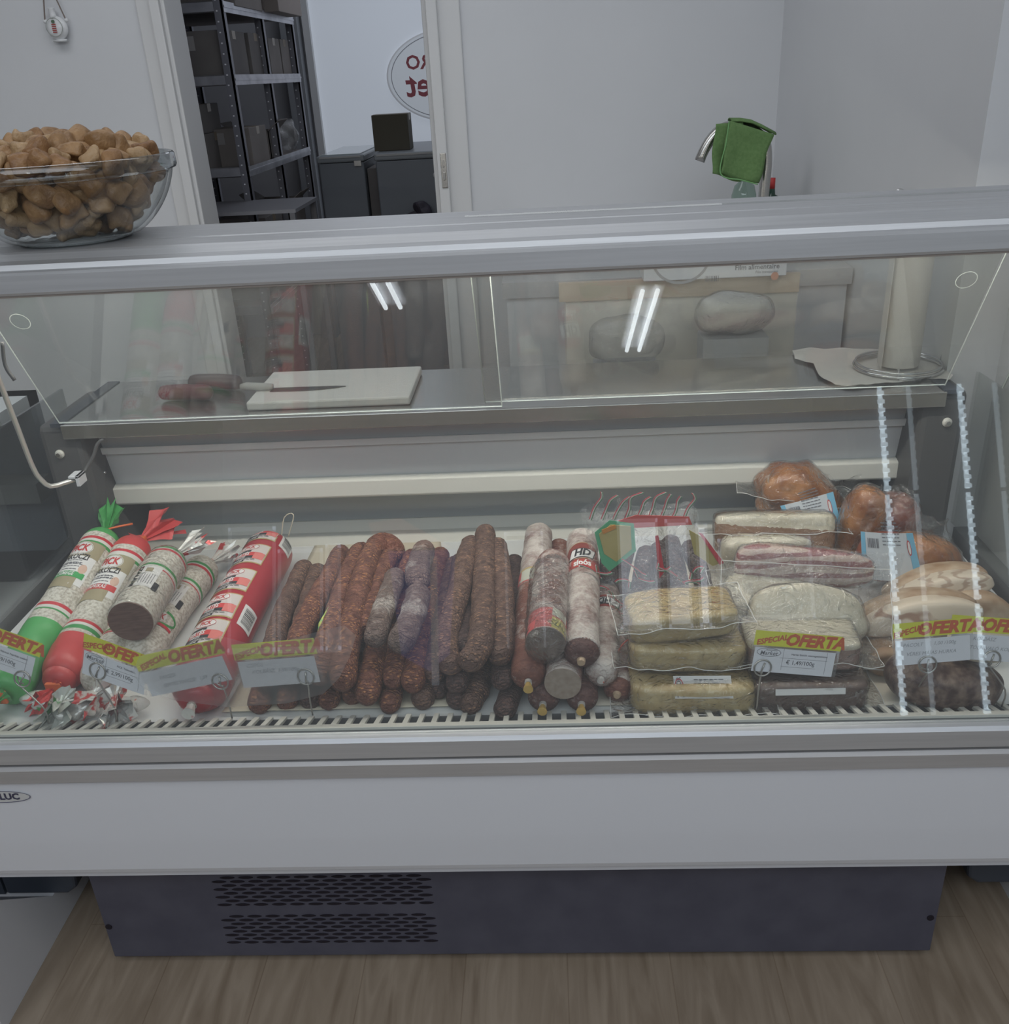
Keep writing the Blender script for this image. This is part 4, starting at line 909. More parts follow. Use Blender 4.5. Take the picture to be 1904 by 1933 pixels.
d0 = (P[0]-P[3]).normalized(); pucker(t, P[0]+d0*-.004, d0, .028, REDC); twist(t, P[0]+d0*.014, d0+V((-.5, 0, -.1)), .024, REDC, 6, .045)
b = B(); b.box(P[0]+d0*.016+V((-.013, -.010, -.003)), P[0]+d0*.016+V((.014, -.002, .012))); b.build('orange_clip', TIE, t, bevel=.002)
# white szalámi lying under and beside the cut one
def szalami(pts, r, label, c1, c2, c3, big=None, cut=False, e0=1.0, txt=True):
    tb = []
    for (a, b_) in (c1, c2):
        tb += [(a-3, b_+5, TR_), (a-1.5, b_+3, TW), (a, b_, TG), (a+2.5, b_-4, CASE)]
    t, P, rr, S, sa = salami(pts, r, tb, label, grp=GS, e0=e0, tip=.45)
    if c3:
        sticker(t, P, rr, sa(*c3), .30, [(rect2d(.040, .032, 12, 6), LBL, 0, 'paper_label'), (lines2d(.020, 6, .0042, .0011, .006, .010, 9), INK, 1, 'small_print'), (rect2d(.008, .012, 2, 2, -.012, -.004), TAN, 1, 'tan_patch'), (mv(text2d('SZALÁMI', .0105, .03), .0, -.021), BLACK, 1, 'name_text'), (rect2d(.014, .010, 3, 2, .015, .020), BLACK, 1, 'black_patch')], rot=-90)
    return t, P, rr, S, sa
t, P, rr, S, sa = szalami([(262, 1250, .614), (286, 1206, .614), (336, 1135, .614), (388, 1068, .614)], .0352, 'white salami with red and green rings, nearest the red sausage roll', (346, 1122), (370, 1090), (330, 1150))
twist(t, P[-1], (P[-1]-P[-4]).normalized()*1.0+V((.8, 0, .2)), .026, FOIL, 7, .06)
sticker(t, P, rr, sa(296, 1192), .25, [(ring2d(.040, .013, .004, 40), TG, 0, 'green_swoosh'), (disc2d(.017, .010, 30, rings=3), LBL, 1, 'logo_oval'), (text2d('PICK', .013, .03), REDINK, 2, 'logo_text'), (rect2d(.075, .0045, 20, 1, 0, -.0125), TR_, .5, 'red_swoosh')])
sticker(t, P, rr, sa(278, 1222), -.1, [(ring2d(.008, .004, .0012, 20), TG, 0, 'round_stamp'), (disc2d(.003, .002, 10), REDINK, 0, 'stamp_dot')])
t, P, rr, S, sa = szalami([(180, 1292, .614), (205, 1245, .614), (235, 1196, .614), (275, 1125, .614), (320, 1060, .614)], .032, 'white salami lying beneath the cut one, only its ringed lower part showing', (222, 1217), (300, 1090), None)
sticker(t, P, rr, sa(219, 1218), 0, [(text2d('ORIGINAL', .006, .02, 0, 1.2), REDINK, 1, 'ring_text')])
for k, (px, py, sd) in enumerate(((182, 1318, 1), (110, 1335, 2), (205, 1330, 3))):
    p = atz(px, py, .612); twist(t, p+V((0, .02, .004)), V((-.4+.5*k, -1, -.1)), .030, FOILG if k % 2 else FOIL, 10+k, .055, 'wrapper_end')
t, P, rr, S, sa = szalami([(247, 1172, .690), (268, 1138, .690), (298, 1090, .690), (322, 1055, .688)], .0385, 'cut salami in shrunken film with a dark brown face, lying on a white one', (290, 1100), (312, 1066), (280, 1122), cut=True, e0=0)
d0 = (P[0]-P[2]).normalized(); a = d0.orthogonal().normalized(); c = d0.cross(a)
b = B(); pts = [P[0]+(a*math.cos(x)+c*math.sin(x))*.0375 for x in [2*math.pi*k/36 for k in range(36)]]; b.slabpoly(pts, d0*.003); b.build('cut_face', mat('cut_face_brown', (.12, .07, .06), .5, col2=(.18, .115, .10), scale=60, stretch=(1, 1, 5)), t)
twist(t, P[-1], (P[-1]-P[-4]).normalized()+V((.9, 0, .3)), .028, FOIL, 9, .07)
vs, fs, _ = tube_geo(P, [r_*1.05 for r_ in rr], 28, True, wob=.05); mesh('shrink_film', vs, fs, glassy('shrink_film', (.97, .97, .97), .03, .7, .10, bump=.9, bscale=26, power=3), t, True)
# crumpled wrapper ends on the tray
for k, (px, py, w_, lab) in enumerate(((75, 1322, .020, 'crumpled green and red wrapper end lying on the tray behind the first tag wire'), (140, 1345, .022, 'crumpled white and green wrapper end at the tray front'), (232, 1340, .026, 'clear folded wrapper tip in front of the second tag wire'))):
    p = atz(px, py, .598); vs, fs = superlump(p, (w_*1.5, w_*.8, .016), (0, 0, 20*k), .9, .55, 45, 4, seed=k)
    zz = min(v.z for v in vs); o = mesh('wrapper_scrap', vs, fs, [FOILG, FOIL, FILM2][k], None, False, origin=(p.x, p.y, zz)); tag(o, lab, 'wrapper')
# the big red sausage roll
PRS = mat('red_plastic_casing', (.40, .028, .040), .32)
t, P, rr, S, sa = salami([(368, 1318, .626), (398, 1250, .627), (450, 1145, .630), (516, 1030, .629)], .0492, [(368, 1318, PRS)], 'thick glossy red sausage roll with repeated white labels', 'sausage', 'sausage_roll', PRS, 1.0, .9, .3, .01)
BLK2 = mat('label_black', (.035, .035, .04), .5); PINK = mat('label_pink', (.70, .20, .18), .5); GOLD = mat('label_gold', (.50, .38, .16), .4)
for (px, py) in ((404, 1236), (430, 1186), (458, 1136), (485, 1086), (508, 1042)):
    f0 = sa(px, py)
    sticker(t, P, rr, f0, -.30, [(rect2d(.086, .0440, 24, 4), GOLD, 0, 'label_border'), (rect2d(.082, .0405, 24, 4), mat('label_cream', (.62, .56, .54), .5), 1, 'label_paper'),
        (mv(disc2d(.018, .0068, 30, rings=3), .004, .014), LBL, 2, 'logo_oval'), (mv(ring2d(.018, .0068, .0008, 30), .004, .014), REDINK, 3, 'logo_rim'), (mv(text2d('PICK', .0095, .03), .004, .014), REDINK, 3, 'logo_text'),
        (rect2d(.030, .004, 8, 1, -.004, .0045), BLK2, 2, 'black_bar'), (rect2d(.058, .0085, 16, 2, .006, -.0025), mat('label_red', (.60, .06, .06), .5), 2, 'red_bar'), (rect2d(.020, .014, 6, 2, .030, -.006), PINK, 2.4, 'pink_patch'),
        (mv(text2d('SERTÉS', .0095, .035), -.004, -.0025), LBL, 3, 'name_text'), (rect2d(.046, .0055, 12, 1, -.002, -.0093), BLK2, 2, 'black_bar'), (mv(text2d('PÁRIZSI', .0058, .03), -.004, -.0093), LBL, 3, 'name_text'),
        (mv(lines2d(.05, 2, .0022, .001, 0, 0, 3), .002, -.0135), BLK2, 2, 'small_print'), (rect2d(.030, .0038, 8, 1, -.008, -.0178), BLK2, 2, 'black_bar'), (lines2d(.024, 1, 1, .0012, -.008, -.0178, 5), LBL, 3, 'small_print')])
for (px, py) in ((470, 1210), (540, 1062)):
    sticker(t, P, rr, sa(px-25, py-10), 1.12, [(rect2d(.034, .036, 8, 6), LBL, 0, 'barcode_paper'), (mv(barcode2d(.026, .024, 18), 0, 0, 90), BLK2, 1, 'barcode')])
d0 = (P[0]-P[3]).normalized(); pucker(t, P[0]+d0*-.006, d0, .030, PRS); clip(t, P[0]+d0*.014, d0, .008, mat('clip_metal', (.6, .58, .56), .25, .9), FOIL, .02)
b = B(); b.tube(smooth_path([P[-1]+V((.02, .0, .02)), P[-1]+V((.03, .01, .06)), P[-1]+V((.05, .01, .065)), P[-1]+V((.035, .0, .02))]), .0012, 6); b.build('hanging_string', mat('string_beige', (.55, .50, .40), .8), t, True)

# ---- mould salamis in the middle
GM = 'mould covered salamis in the middle'
def mold(pts, r, m, label, e0=.9, e1=.7, pl=True, clipm=True, tail=None, plm=None):
    t, P, rr, S, sa = salami(pts, r, [], label, m0=m, e0=(0 if pl else e0), e1=e1, tip=.5, wob=.05, grp=GM)
    d0 = (P[0]-P[3]).normalized()
    if pl:
        pucker(t, P[0]-d0*.002, d0, r*.985, plm or S_RED)
        if clipm: clip(t, P[0]+d0*(r*.70-.001), d0, .0058, None, tail)
    return t, P, rr, S, sa, d0
def cutface(t, P, r, m):
    d0 = (P[0]-P[2]).normalized(); a = d0.orthogonal().normalized(); c = d0.cross(a)
    b = B(); b.slabpoly([P[0]+(a*math.cos(x)+c*math.sin(x))*r for x in [2*math.pi*k/36 for k in range(36)]], d0*.002); return b.build('cut_face', m, t)
YT = mat('casing_tail_yellow', (.55, .36, .10), .6)
mold([(1026, 1316, TZ+.028), (1030, 1275, TZ+.028), (1036, 1180, TZ+.028)], .0255, S_DRK, 'dark salami at the bottom left of the pile, clip almost on the grille', tail=YT, plm=S_DRK)
mold([(1098, 1316, TZ+.028), (1100, 1270, TZ+.028), (1102, 1180, TZ+.028)], .0255, S_DRK, 'dark salami at the bottom right of the pile, clip over the grille', tail=YT, plm=S_DRK)
t, P, rr, S, sa, d0 = mold([(1166, 1300, TZ+.026), (1172, 1260, TZ+.026), (1182, 1180, TZ+.026), (1188, 1120, TZ+.026)], .0235, S_MLD, 'slimmer salami at the right foot of the pile with a pleated brown end', clipm=False)
b = B(); b.tube([P[0]+d0*.015, P[0]+d0*.020], [.007, .005], 14); b.build('casing_knot', mat('knot', (.50, .36, .24), .5), t)
t, P, rr, S, sa, d0 = mold([(1062, 1290, TZ+.066), (1066, 1240, TZ+.067), (1068, 1170, TZ+.067), (1066, 1110, TZ+.067)], .0285, S_MLD, 'cut salami with a pale round face low in the pile', pl=False, e0=0)
cutface(t, P, .0283, mat('cut_face_pale', (.27, .21, .17), .6, col2=(.36, .30, .25), scale=110))
t, P, rr, S, sa, d0 = mold([(997, 1272, TZ+.070), (998, 1200, TZ+.075), (1006, 1110, TZ+.078), (1014, 1040, TZ+.08), (1017, 1004, TZ+.08)], .0275, S_RED, 'longest salami, white with mould at its top and red brown at its clipped front end', tail=YT)
i0 = int(len(P)*.55); sub = P[i0:]; vs, fs, _ = tube_geo(sub, [r_*1.012 for r_ in rr[i0:]], 28, False, wob=.05); mesh('mould_bloom', vs, fs, S_MLD2, t, True)
sticker(t, P, rr, sa(1003, 1108), -.1, [(rect2d(.075, .026, 18, 3), mat('label_redside', (.55, .10, .10), .5), 0, 'paper_label'), (rect2d(.050, .022, 12, 3, .004, 0), mat('label_greenish', (.52, .52, .44), .5), 1, 'label_centre'), (rect2d(.055, .003, 12, 1, .004, .0125), GOLD, 2, 'gold_trim')])
t, P, rr, S, sa, d0 = mold([(1135, 1268, TZ+.062), (1139, 1215, TZ+.066), (1142, 1160, TZ+.066), (1142, 1080, TZ+.066)], .0265, S_MLD2, 'salami with an upside down banner label, at the right of the pile', clipm=True, plm=S_MLD)
HDR = mat('banner_label', (.24, .045, .035), .45)
sticker(t, P, rr, sa(1141, 1158), -.05, [(join2d(rect2d(.072, .022, 20, 3)), HDR, 0, 'banner_label'), (rect2d(.058, .014, 14, 2, shear=.3), BLACK, 1, 'logo_patch'), (rect2d(.052, .011, 14, 2, shear=.3), LBL, 2, 'logo_patch'), (mv(text2d('HD', .014, .04, .2), 0, 0, 180), BLACK, 3, 'logo_text')])
b = B(); b.tube(smooth_path([P[0]+d0*.022+V((.004, -.004, 0)), atz(1140, 1290, .60), atz(1170, 1275, .615), atz(1197, 1235, .64), atz(1200, 1205, .655), atz(1222, 1198, .66), atz(1245, 1195, .662)]), .0011, 6)
b.tube(smooth_path([P[0]+d0*.022, atz(1155, 1255, .64), atz(1172, 1220, .66), atz(1195, 1202, .665), atz(1216, 1206, .665), atz(1240, 1200, .668)]), .0011, 6); b.build('red_string', mat('string_red', (.50, .09, .06), .7), t, True)
mold([(1055, 1110, TZ+.05), (1056, 1060, TZ+.05), (1056, 1030, TZ+.05)], .022, S_RED, 'salami end seen far back between the two tall mouldy ones', pl=False)
t, P, rr, S, sa, d0 = mold([(1097, 1230, TZ+.106), (1098, 1170, TZ+.116), (1100, 1090, TZ+.122), (1098, 1016, TZ+.118)], .0285, S_MLD2, 'tall white mouldy salami with a dark red HD banner label', clipm=False, plm=S_DRK)
b = B(); b.tube([P[0]+d0*.019, P[0]+d0*.026], [.007, .006], 12); b.build('casing_knot', mat('knot', (.50, .36, .24)), t)
b = B(); b.tube([P[-1], P[-1]+V((0, .01, .012))], [.007, .008], 12); b.build('top_knot', S_RED, t)
sticker(t, P, rr, sa(1099, 1078), -.05, [(rect2d(.084, .040, 22, 5), HDR, 0, 'banner_label'), (disc2d(.036, .018, 32, 0, .014, 4), HDR, .3, 'banner_arch'), (ring2d(.036, .018, .0012, 40, 0, .014), mat('label_tan_line', (.5, .4, .25), .5), 1, 'banner_line'), (rect2d(.046, .020, 12, 3, 0, .008, .35), BLACK, 1.3, 'logo_patch'), (rect2d(.042, .017, 12, 3, 0, .008, .35), LBL, 2, 'logo_patch'), (mv(text2d('HD', .019, .045, .2), 0, .008), BLACK, 3, 'logo_text'), (rect2d(.084, .015, 22, 2, 0, -.013), mat('banner_red', (.42, .06, .045), .5), 1, 'banner_stripe'), (mv(text2d('sípós', .015, .035), 0, -.0125), LBL, 2, 'name_text')])
t, P, rr, S, sa, d0 = mold([(1029, 1214, TZ+.128), (1034, 1160, TZ+.130), (1040, 1095, TZ+.130), (1044, 1058, TZ+.128)], .0305, S_MLD, 'cut salami in cling film with a yellow lettered label, on top of the pile', pl=False, e0=0)
cutface(t, P, .0303, mat('cut_face_dark', (.14, .10, .085), .4, col2=(.22, .17, .14), scale=70))
sticker(t, P, rr, sa(1030, 1196), .25, [(rect2d(.088, .034, 22, 4), mat('label_redside', (.55, .10, .10)), 0, 'paper_label'), (rect2d(.034, .018, 10, 3, .018, -.006), mat('label_yellow', (.58, .50, .14), .5), 1, 'yellow_patch'), (mv(text2d('SZALÁMI', .0115, .02), .022, -.006), mat('label_greeninklet', (.16, .18, .05), .5), 2, 'name_text'), (rect2d(.030, .012, 8, 2, .016, .011), mat('label_greenish', (.52, .52, .44)), 1, 'crest_patch')])
i1 = int(len(P)*.8); vs, fs, _ = tube_geo([P[0]+d0*.006]+P[:i1], [rr[0]*1.05]+[r_*(1.05+.25*(k/len(rr))) for k, r_ in enumerate(rr[:i1])], 28, True, wob=.14); mesh('cling_film', vs, fs, FILM, t, True)

# ------------------------------------------------------------------ liner papers on the tray
def sheet(name, px4, z, m, label, curl=None, n=24, lift=.0):
    a, b_, c_, d = [atz(px, py, z) for px, py in px4]; vs = []; fs = []
    for j in range(n+1):
        for i in range(n+1):
            u, v = i/n, j/n; p = a.lerp(b_, u).lerp(d.lerp(c_, u), v)
            p.z += .0012+.0014*noise.noise(p*14)+.0
            if curl and v < .06: p.z += curl*(1-v/.06)**2
            if lift: p.z += lift*max(0, v-.8)**2*25
            vs.append(p)
    for j in range(n):
        for i in range(n): q = j*(n+1)+i; fs.append((q, q+1, q+n+2, q+n+1))
    o = mesh(name, vs, fs, m, None, True, origin=(a.x, a.y, z)); md = o.modifiers.new('s', 'SOLIDIFY'); md.thickness = .0006; md.offset = 1
    return tag(o, label, 'paper')
BEIGE = mat('wax_paper', (.62, .56, .44), .6, col2=(.66, .60, .48), scale=9)
CREAMP = mat('cream_paper', (.66, .60, .50), .6, col2=(.70, .64, .54), scale=7)
sheet('liner_paper', ((420, 1352), (880, 1340), (830, 1014), (600, 1020)), TZ, BEIGE, 'beige waxed paper under the dry sausages with a curled front edge', curl=.007)
sheet('liner_paper', ((1110, 1336), (1500, 1334), (1400, 1060), (1100, 1060)), TZ, CREAMP, 'pale waxed paper under the salamis and the yellow bacon slabs', curl=.003)
sheet('liner_paper', ((1520, 1338), (1800, 1330), (1700, 1150), (1500, 1150)), TZ+.001, CREAMP, 'cream paper under the smoked meats at the right end')

# ------------------------------------------------------------------ packed meats on the right
def strip_mat(name, a, b_, scale, dist, axis='Z', c_=None, stretch=None, rough=.4, lo=.4, hi=.6):
    m = bpy.data.materials.new(name); m.use_nodes = True; nt = m.node_tree; N = nt.nodes.new; L = nt.links.new; bs = nt.nodes['Principled BSDF']; bs.inputs['Roughness'].default_value = rough
    tc = N('ShaderNodeTexCoord'); mp = N('ShaderNodeMapping'); L(tc.outputs['Object'], mp.inputs[0])
    if stretch: mp.inputs['Scale'].default_value = stretch
    w_ = N('ShaderNodeTexWave'); w_.bands_direction = axis; w_.inputs['Scale'].default_value = scale; w_.inputs['Distortion'].default_value = dist; w_.inputs['Detail'].default_value = 3; w_.inputs['Detail Scale'].default_value = 1.4; L(mp.outputs[0], w_.inputs['Vector'])
    r = N('ShaderNodeValToRGB'); r.color_ramp.elements[0].position = lo; r.color_ramp.elements[1].position = hi; r.color_ramp.elements[0].color = lin(a); r.color_ramp.elements[1].color = lin(b_)
    if c_: e = r.color_ramp.elements.new(min(1, hi+.25)); e.color = lin(c_)
    L(w_.outputs['Fac'], r.inputs[0]); L(r.outputs[0], bs.inputs['Base Color'])
    n = N('ShaderNodeTexNoise'); n.inputs['Scale'].default_value = 55; n.inputs['Detail'].default_value = 4; L(mp.outputs[0], n.inputs['Vector'])
    bp = N('ShaderNodeBump'); bp.inputs['Strength'].default_value = .3; bp.inputs['Distance'].default_value = .002; L(n.outputs[0], bp.inputs['Height']); L(bp.outputs[0], bs.inputs['Normal'])
    return m
LARD_Y = mat('smoked_lard_yellow', (.48, .33, .12), .45, col2=(.62, .49, .25), scale=22, bump=.3, bscale=60)
LARD_W = mat('white_lard', (.66, .59, .44), .35, col2=(.72, .66, .53), scale=12, bump=.15, bscale=60)
RINDB = mat('brown_rind', (.11, .065, .05), .45, col2=(.15, .09, .07), scale=14, bump=.3)
PINKM = mat('pink_meat', (.30, .17, .14), .4, col2=(.42, .28, .23), scale=26)
SMOKE = mat('smoked_ham_skin', (.30, .090, .020), .28, col2=(.58, .25, .075), scale=22, amount=(.35, .65), bump=.8, bscale=34)
SMOKED = mat('smoked_ham_dark', (.20, .045, .028), .3, col2=(.32, .10, .05), scale=18, bump=.5, bscale=40)
BACON = strip_mat('streaky_bacon', (.34, .095, .095), (.68, .50, .42), 12, 7, 'Z', stretch=(.4, .5, 1.5), lo=.40, hi=.52)
def pack(name, c, half, rot, e, m, label, cat, nz=.05, nf=22, film=None, fl=.012, seed=0, taper=None, grp=None, sub=5, flange=None, extra=None):
    """c: centre; builds contents (and a film pouch round them)"""
    vs, fs = superlump(c, half, rot, e, nz, nf, sub, taper, seed); zm_ = min(v.z for v in vs)
    if film is None:
        o = mesh(name, vs, fs, m, None, True, origin=(c[0], c[1], zm_)); return tag(o, label, cat, grp)
    t = empty(name, (c[0], c[1], zm_), label, cat, grp)
    mesh('contents', vs, fs, m, t, True)
    fh = [h+.0025 for h in half]
    v2, f2 = superlump(c, fh, rot, e, nz, nf, 4, taper, seed); v2 = [v+(V((noise.noise(v*70), noise.noise(v*70+V((9, 0, 0))), noise.noise(v*70+V((0, 9, 0)))))*.0035) for v in v2]
    mesh('film_pouch', v2, f2, film, t, True)
    if flange:   # flat sealed rim of the pouch: rectangle in the pouch's own plane
        M = Matrix.Rotation(math.radians(rot[2]), 3, 'Z') @ Matrix.Rotation(math.radians(rot[1]), 3, 'Y') @ Matrix.Rotation(math.radians(rot[0]), 3, 'X')
        a, d = half[0]+flange[0], half[1]+flange[1]; n = 26; vs = []; fs = []; zz = flange[2] if len(flange) > 2 else 0
        for j in range(n+1):
            for i in range(n+1):
                x, y = -a+2*a*i/n, -d+2*d*j/n; q = V((x, y, zz)); h_ = .006*noise.noise(q*40+V((seed, 0, 0)))
                edge = max(abs(x)/a, abs(y)/d); h_ += .010*math.sin(x*60+seed)*max(0, edge-.75)
                vs.append(V(c)+M @ (q+V((0, 0, h_))))
        for j in range(n):
            for i in range(n):
                x, y = -a+2*a*(i+.5)/n, -d+2*d*(j+.5)/n
                if abs(x) < half[0]*.93 and abs(y) < half[1]*.93: continue
                q = j*(n+1)+i; fs.append((q, q+1, q+n+2, q+n+1))
        mesh('sealed_rim', vs, fs, film, t, True)
        per = [vs[i] for i in range(n)]+[vs[j*(n+1)+n] for j in range(n)]+[vs[n*(n+1)+i] for i in range(n, 0, -1)]+[vs[j*(n+1)] for j in range(n, -1, -1)]
        bt = B(); bt.tube(per, .0006, 5, cap=False); bt.build('seal_edge', mat('seal_edge', (.72, .72, .70), .3), t)
    return t
GB_ = 'vacuum packed yellow bacon slabs'
def C3(px, py, z, dz=0): return atz(px, py, z)
cE3 = V((.305, 1.235, TZ+.028)); cE3.x = atz(1305, 1305, TZ+.02).x
s3 = pack('bacon_slab', cE3, (.098, .060, .026), (0, 0, -2), .30, LARD_Y, 'yellow packed bacon slab at the bottom of its stack, with a white printed label', 'bacon', .05, 18, FILM, seed=1, grp=GB_, flange=(.030, .016, -.012))
o_ = V((cE3.x+.012, cE3.y-.048, cE3.z+.0205)); e1_, e2_ = V((.995, -.03, 0)).normalized(), V((0, .62, .78)).normalized(); e2_ = V((0, .80, .60))
lb = art('paper_label', rect2d(.088, .036), o_, e1_, e2_, .002, LBL, s3); art('label_print', join2d(mv(text2d('TABOR', .010, .02), -.036, 0, 90), mv(lines2d(.05, 5, .006, .001, 0, 0, 4), .012, .012)), o_, e1_, e2_, .0026, INK, lb)
art('label_mark', ring2d(.007, .014, .0015, 20, -.036, 0), o_, e1_, e2_, .0027, REDINK, lb)
c = V((atz(1300, 1250, TZ+.075).x, 1.262, TZ+.080)); pack('bacon_slab', c, (.090, .052, .023), (0, 3, 2), .34, LARD_Y, 'yellow packed bacon slab in the middle of its stack', 'bacon', .05, 18, FILM, seed=2, grp=GB_, flange=(.030, .012, -.005))
c = V((atz(1290, 1192, TZ+.125).x, 1.275, TZ+.128)); pack('bacon_slab', c, (.085, .048, .024), (0, -2, 4), .32, LARD_Y, 'yellow packed bacon slab on top of its stack, a red string over its corner', 'bacon', .06, 18, FILM, seed=3, grp=GB_, flange=(.022, .012, .01))
# brown slab, pink slab, white lard block
def layer_block(name, c, half, m_list, zs, rot, label, film, seed, grp=None, flange=None):
    t = pack(name, c, half, rot, .2, m_list[0], label, 'bacon', .035, 16, film, seed=seed, grp=grp, flange=flange)
    o = [x for x in t.children if x.name.startswith('contents')][0]; zc = c.z-W(t).translation.z
    for m in m_list[1:]: o.data.materials.append(m)
    for p in o.data.polygons:
        zz = (p.center.z-zc)/half[2]
        for k, z0 in enumerate(zs):
            if zz > z0: p.material_index = k+1
    return t
GF = 'packed slabs behind the middle price tag'
c = V((atz(1526, 1308, TZ+.025).x, 1.235, TZ+.026)); t = layer_block('bacon_slab', c, (.088, .055, .025), [RINDB, RINDB], [2], (0, 0, 0), 'dark brown packed slab at the very bottom behind the market price tag', FILM, 4, GF, (.028, .012, -.018))
o_ = V((c.x-.005, c.y-.0575, c.z+.018)); art('paper_label', rect2d(.105, .010), o_, ex, V((0, .3, .95)), .002, LBL, t)
c = V((atz(1530, 1266, TZ+.075).x, 1.262, TZ+.078)); layer_block('bacon_slab', c, (.086, .05, .024), [PINKM, LARD_W], [.70], (-4, 0, -3), 'pink meat slab with a white fat top, packed, second from the bottom', FILM, 5, GF, (.030, .010, -.008))
c = aty(1520, 1160, 1.315)
def tap_lard(q): return V((q.x*(1-.10*q.y), q.y*(1-.16*abs(q.x)), q.z))
pack('lard_block', c, (.092, .052, .022), (52, 4, -3), .55, LARD_W, 'large smooth block of white lard tilted towards the glass above the middle tag', 'lard', .05, 16, FILM, seed=6, taper=tap_lard, flange=(.045, .030, .0))
c = aty(1450, 1120, 1.40); pack('lard_block', c, (.075, .05, .018), (25, 0, 8), .6, LARD_W, 'pale lard block showing behind the big white one, under the streaky bacon', 'lard', .05, 18, FILM, seed=16, flange=(.02, .01))
# streaky bacon
c = aty(1515, 1072, 1.435); pack('streaky_bacon', c, (.118, .022, .036), (-18, 5, -3), .5, BACON, 'long slab of pink striped streaky bacon in a clear pouch', 'bacon', .06, 14, FILM, seed=7, taper=lambda q: V((q.x, q.y, q.z*(1-.22*q.x)+.06*math.sin(q.x*2.4))), flange=None)
mpts = [aty(1388, 1020, 1.44), aty(1700, 1035, 1.42), aty(1680, 1138, 1.38), aty(1400, 1108, 1.40)]
b = B(); vs = []; fs = []; n = 18
for j in range(n+1):
    for i in range(n+1):
        u, v = i/n, j/n; p = mpts[0].lerp(mpts[1], u).lerp(mpts[3].lerp(mpts[2], u), v); p.y -= .020+.012*math.sin(math.pi*u)*math.sin(math.pi*v); p += V((0, .006*noise.noise(p*30), .003*noise.noise(p*45))); vs.append(p)
for j in range(n):
    for i in range(n): q = j*(n+1)+i; fs.append((q, q+1, q+n+2, q+n+1))
par = [o for o in COL.objects if o.name == 'streaky_bacon'][0]; mesh('pouch_sheet', vs, fs, FILM, par, True)
# lard wedge with brown rind
c = aty(1458, 1002, 1.60); layer_block('bacon_slab', c, (.108, .045, .036), [mat('rind_side', (.26, .125, .055), .45, col2=(.33, .17, .085), scale=12), LARD_W], [.72], (-20, -4, -10), 'thick slab with a cream top and brown smoked sides at the back of the packs', FILM, 8, None, (.03, .01))
c = aty(1450, 1030, 1.57); t0_ = pack('packing_support', c, (.09, .035, .03), (0, 0, 0), .5, LARD_W, 'pale packed piece wedged below the brown sided slab', 'bacon', .05, 18, FILM, seed=21)
t0_.name = 'bacon_slab'
# ham hock with label
def tap_hock(q): return V((q.x, q.y*(1-.35*max(0, q.x)), q.z*(1-.62*max(0, q.x)**1.3)+.0-.30*max(0, q.x)))
c = aty(1512, 930, 1.72); hk_ = pack('smoked_ham_hock', c, (.090, .052, .060), (0, 8, -8), .8, SMOKE, 'glossy brown smoked ham hock at the very back under a blue edged label', 'ham', .16, 26, FILM, seed=9, taper=tap_hock, flange=(.04, .0, .0))
LB_BLUE = mat('label_blue', (.20, .48, .68), .45)
def labelsheet(px4, ys, parent, ex_list=None, seed=1, mirror=False):
    a, b_, c_, d = [aty(px, py, y) for (px, py), y in zip(px4, ys)]
    def f(g, off):
        n = (b_-a).cross(d-a).normalized(); out = []
        if n.y > 0: n = -n
        for x, y in g[0]: p = a.lerp(b_, x).lerp(d.lerp(c_, x), y); out.append(p+n*(off+.006*math.sin(math.pi*min(max(x, 0), 1))))
        return out
    def unit(g): return g
    g = rect2d(1, 1, 14, 8, .5, .5); root = mesh('paper_label', f(g, .0), g[1], mat('label_pale', (.60, .64, .68), .4), parent, True)
    g = rect2d(.13, 1, 2, 8, .935, .5); mesh('label_edge', f(g, .0006), g[1], LB_BLUE, root, True)
    g = rect2d(.08, 1, 2, 8, .04, .5); mesh('label_edge', f(g, .0006), g[1], LB_BLUE, root, True)
    g = lines2d(.34, 7, .075, .022, .56, .24, seed); mesh('label_print', f(g, .0008), g[1], INK, root, True)
    g = mv(barcode2d(.20, .20, 16, 0, 0, seed), .22, .22); mesh('barcode', f(g, .0008), g[1], INK, root, True)
    g = disc2d(.035, .16, 24, .875, .30, 2); mesh('label_logo', f(g, .0010), g[1], REDINK, root, True); g = disc2d(.024, .13, 24, .875, .30, 2); mesh('label_logo', f(g, .0013), g[1], LBL, root, True)
labelsheet(((1472, 955), (1572, 928), (1592, 1010), (1500, 1010)), (1.66, 1.655, 1.63, 1.64), hk_, seed=3)
# smoked ham pieces right
c = aty(1622, 985, 1.62); hA = pack('smoked_ham', c, (.036, .04, .075), (0, 12, 0), .7, SMOKE, 'upright orange brown smoked ham knuckle at the left of the twin hams', 'ham', .10, 26, FILM, seed=10)
c = aty(1690, 985, 1.64); hB = pack('smoked_ham', c, (.045, .045, .060), (0, -10, 0), .8, SMOKED, 'dark red smoked ham bulging behind the orange brown knuckle', 'ham', .10, 24, FILM, seed=11)
c = aty(1740, 1055, 1.52); hC = pack('smoked_ham', c, (.068, .045, .046), (0, 22, 0), .8, SMOKE, 'rounded smoked ham at the right with a large blue edged label across it', 'ham', .10, 22, FILM, seed=12)
c = aty(1670, 1050, 1.52); pack('smoked_ham', c, (.05, .04, .045), (0, 0, 0), .8, SMOKED, 'smoked ham hidden under the large label, between knuckle and rounded ham', 'ham', .08, 22, None, seed=22)
labelsheet(((1624, 1003), (1722, 1006), (1742, 1098), (1628, 1092)), (1.475, 1.462, 1.452, 1.46), hC, seed=5)
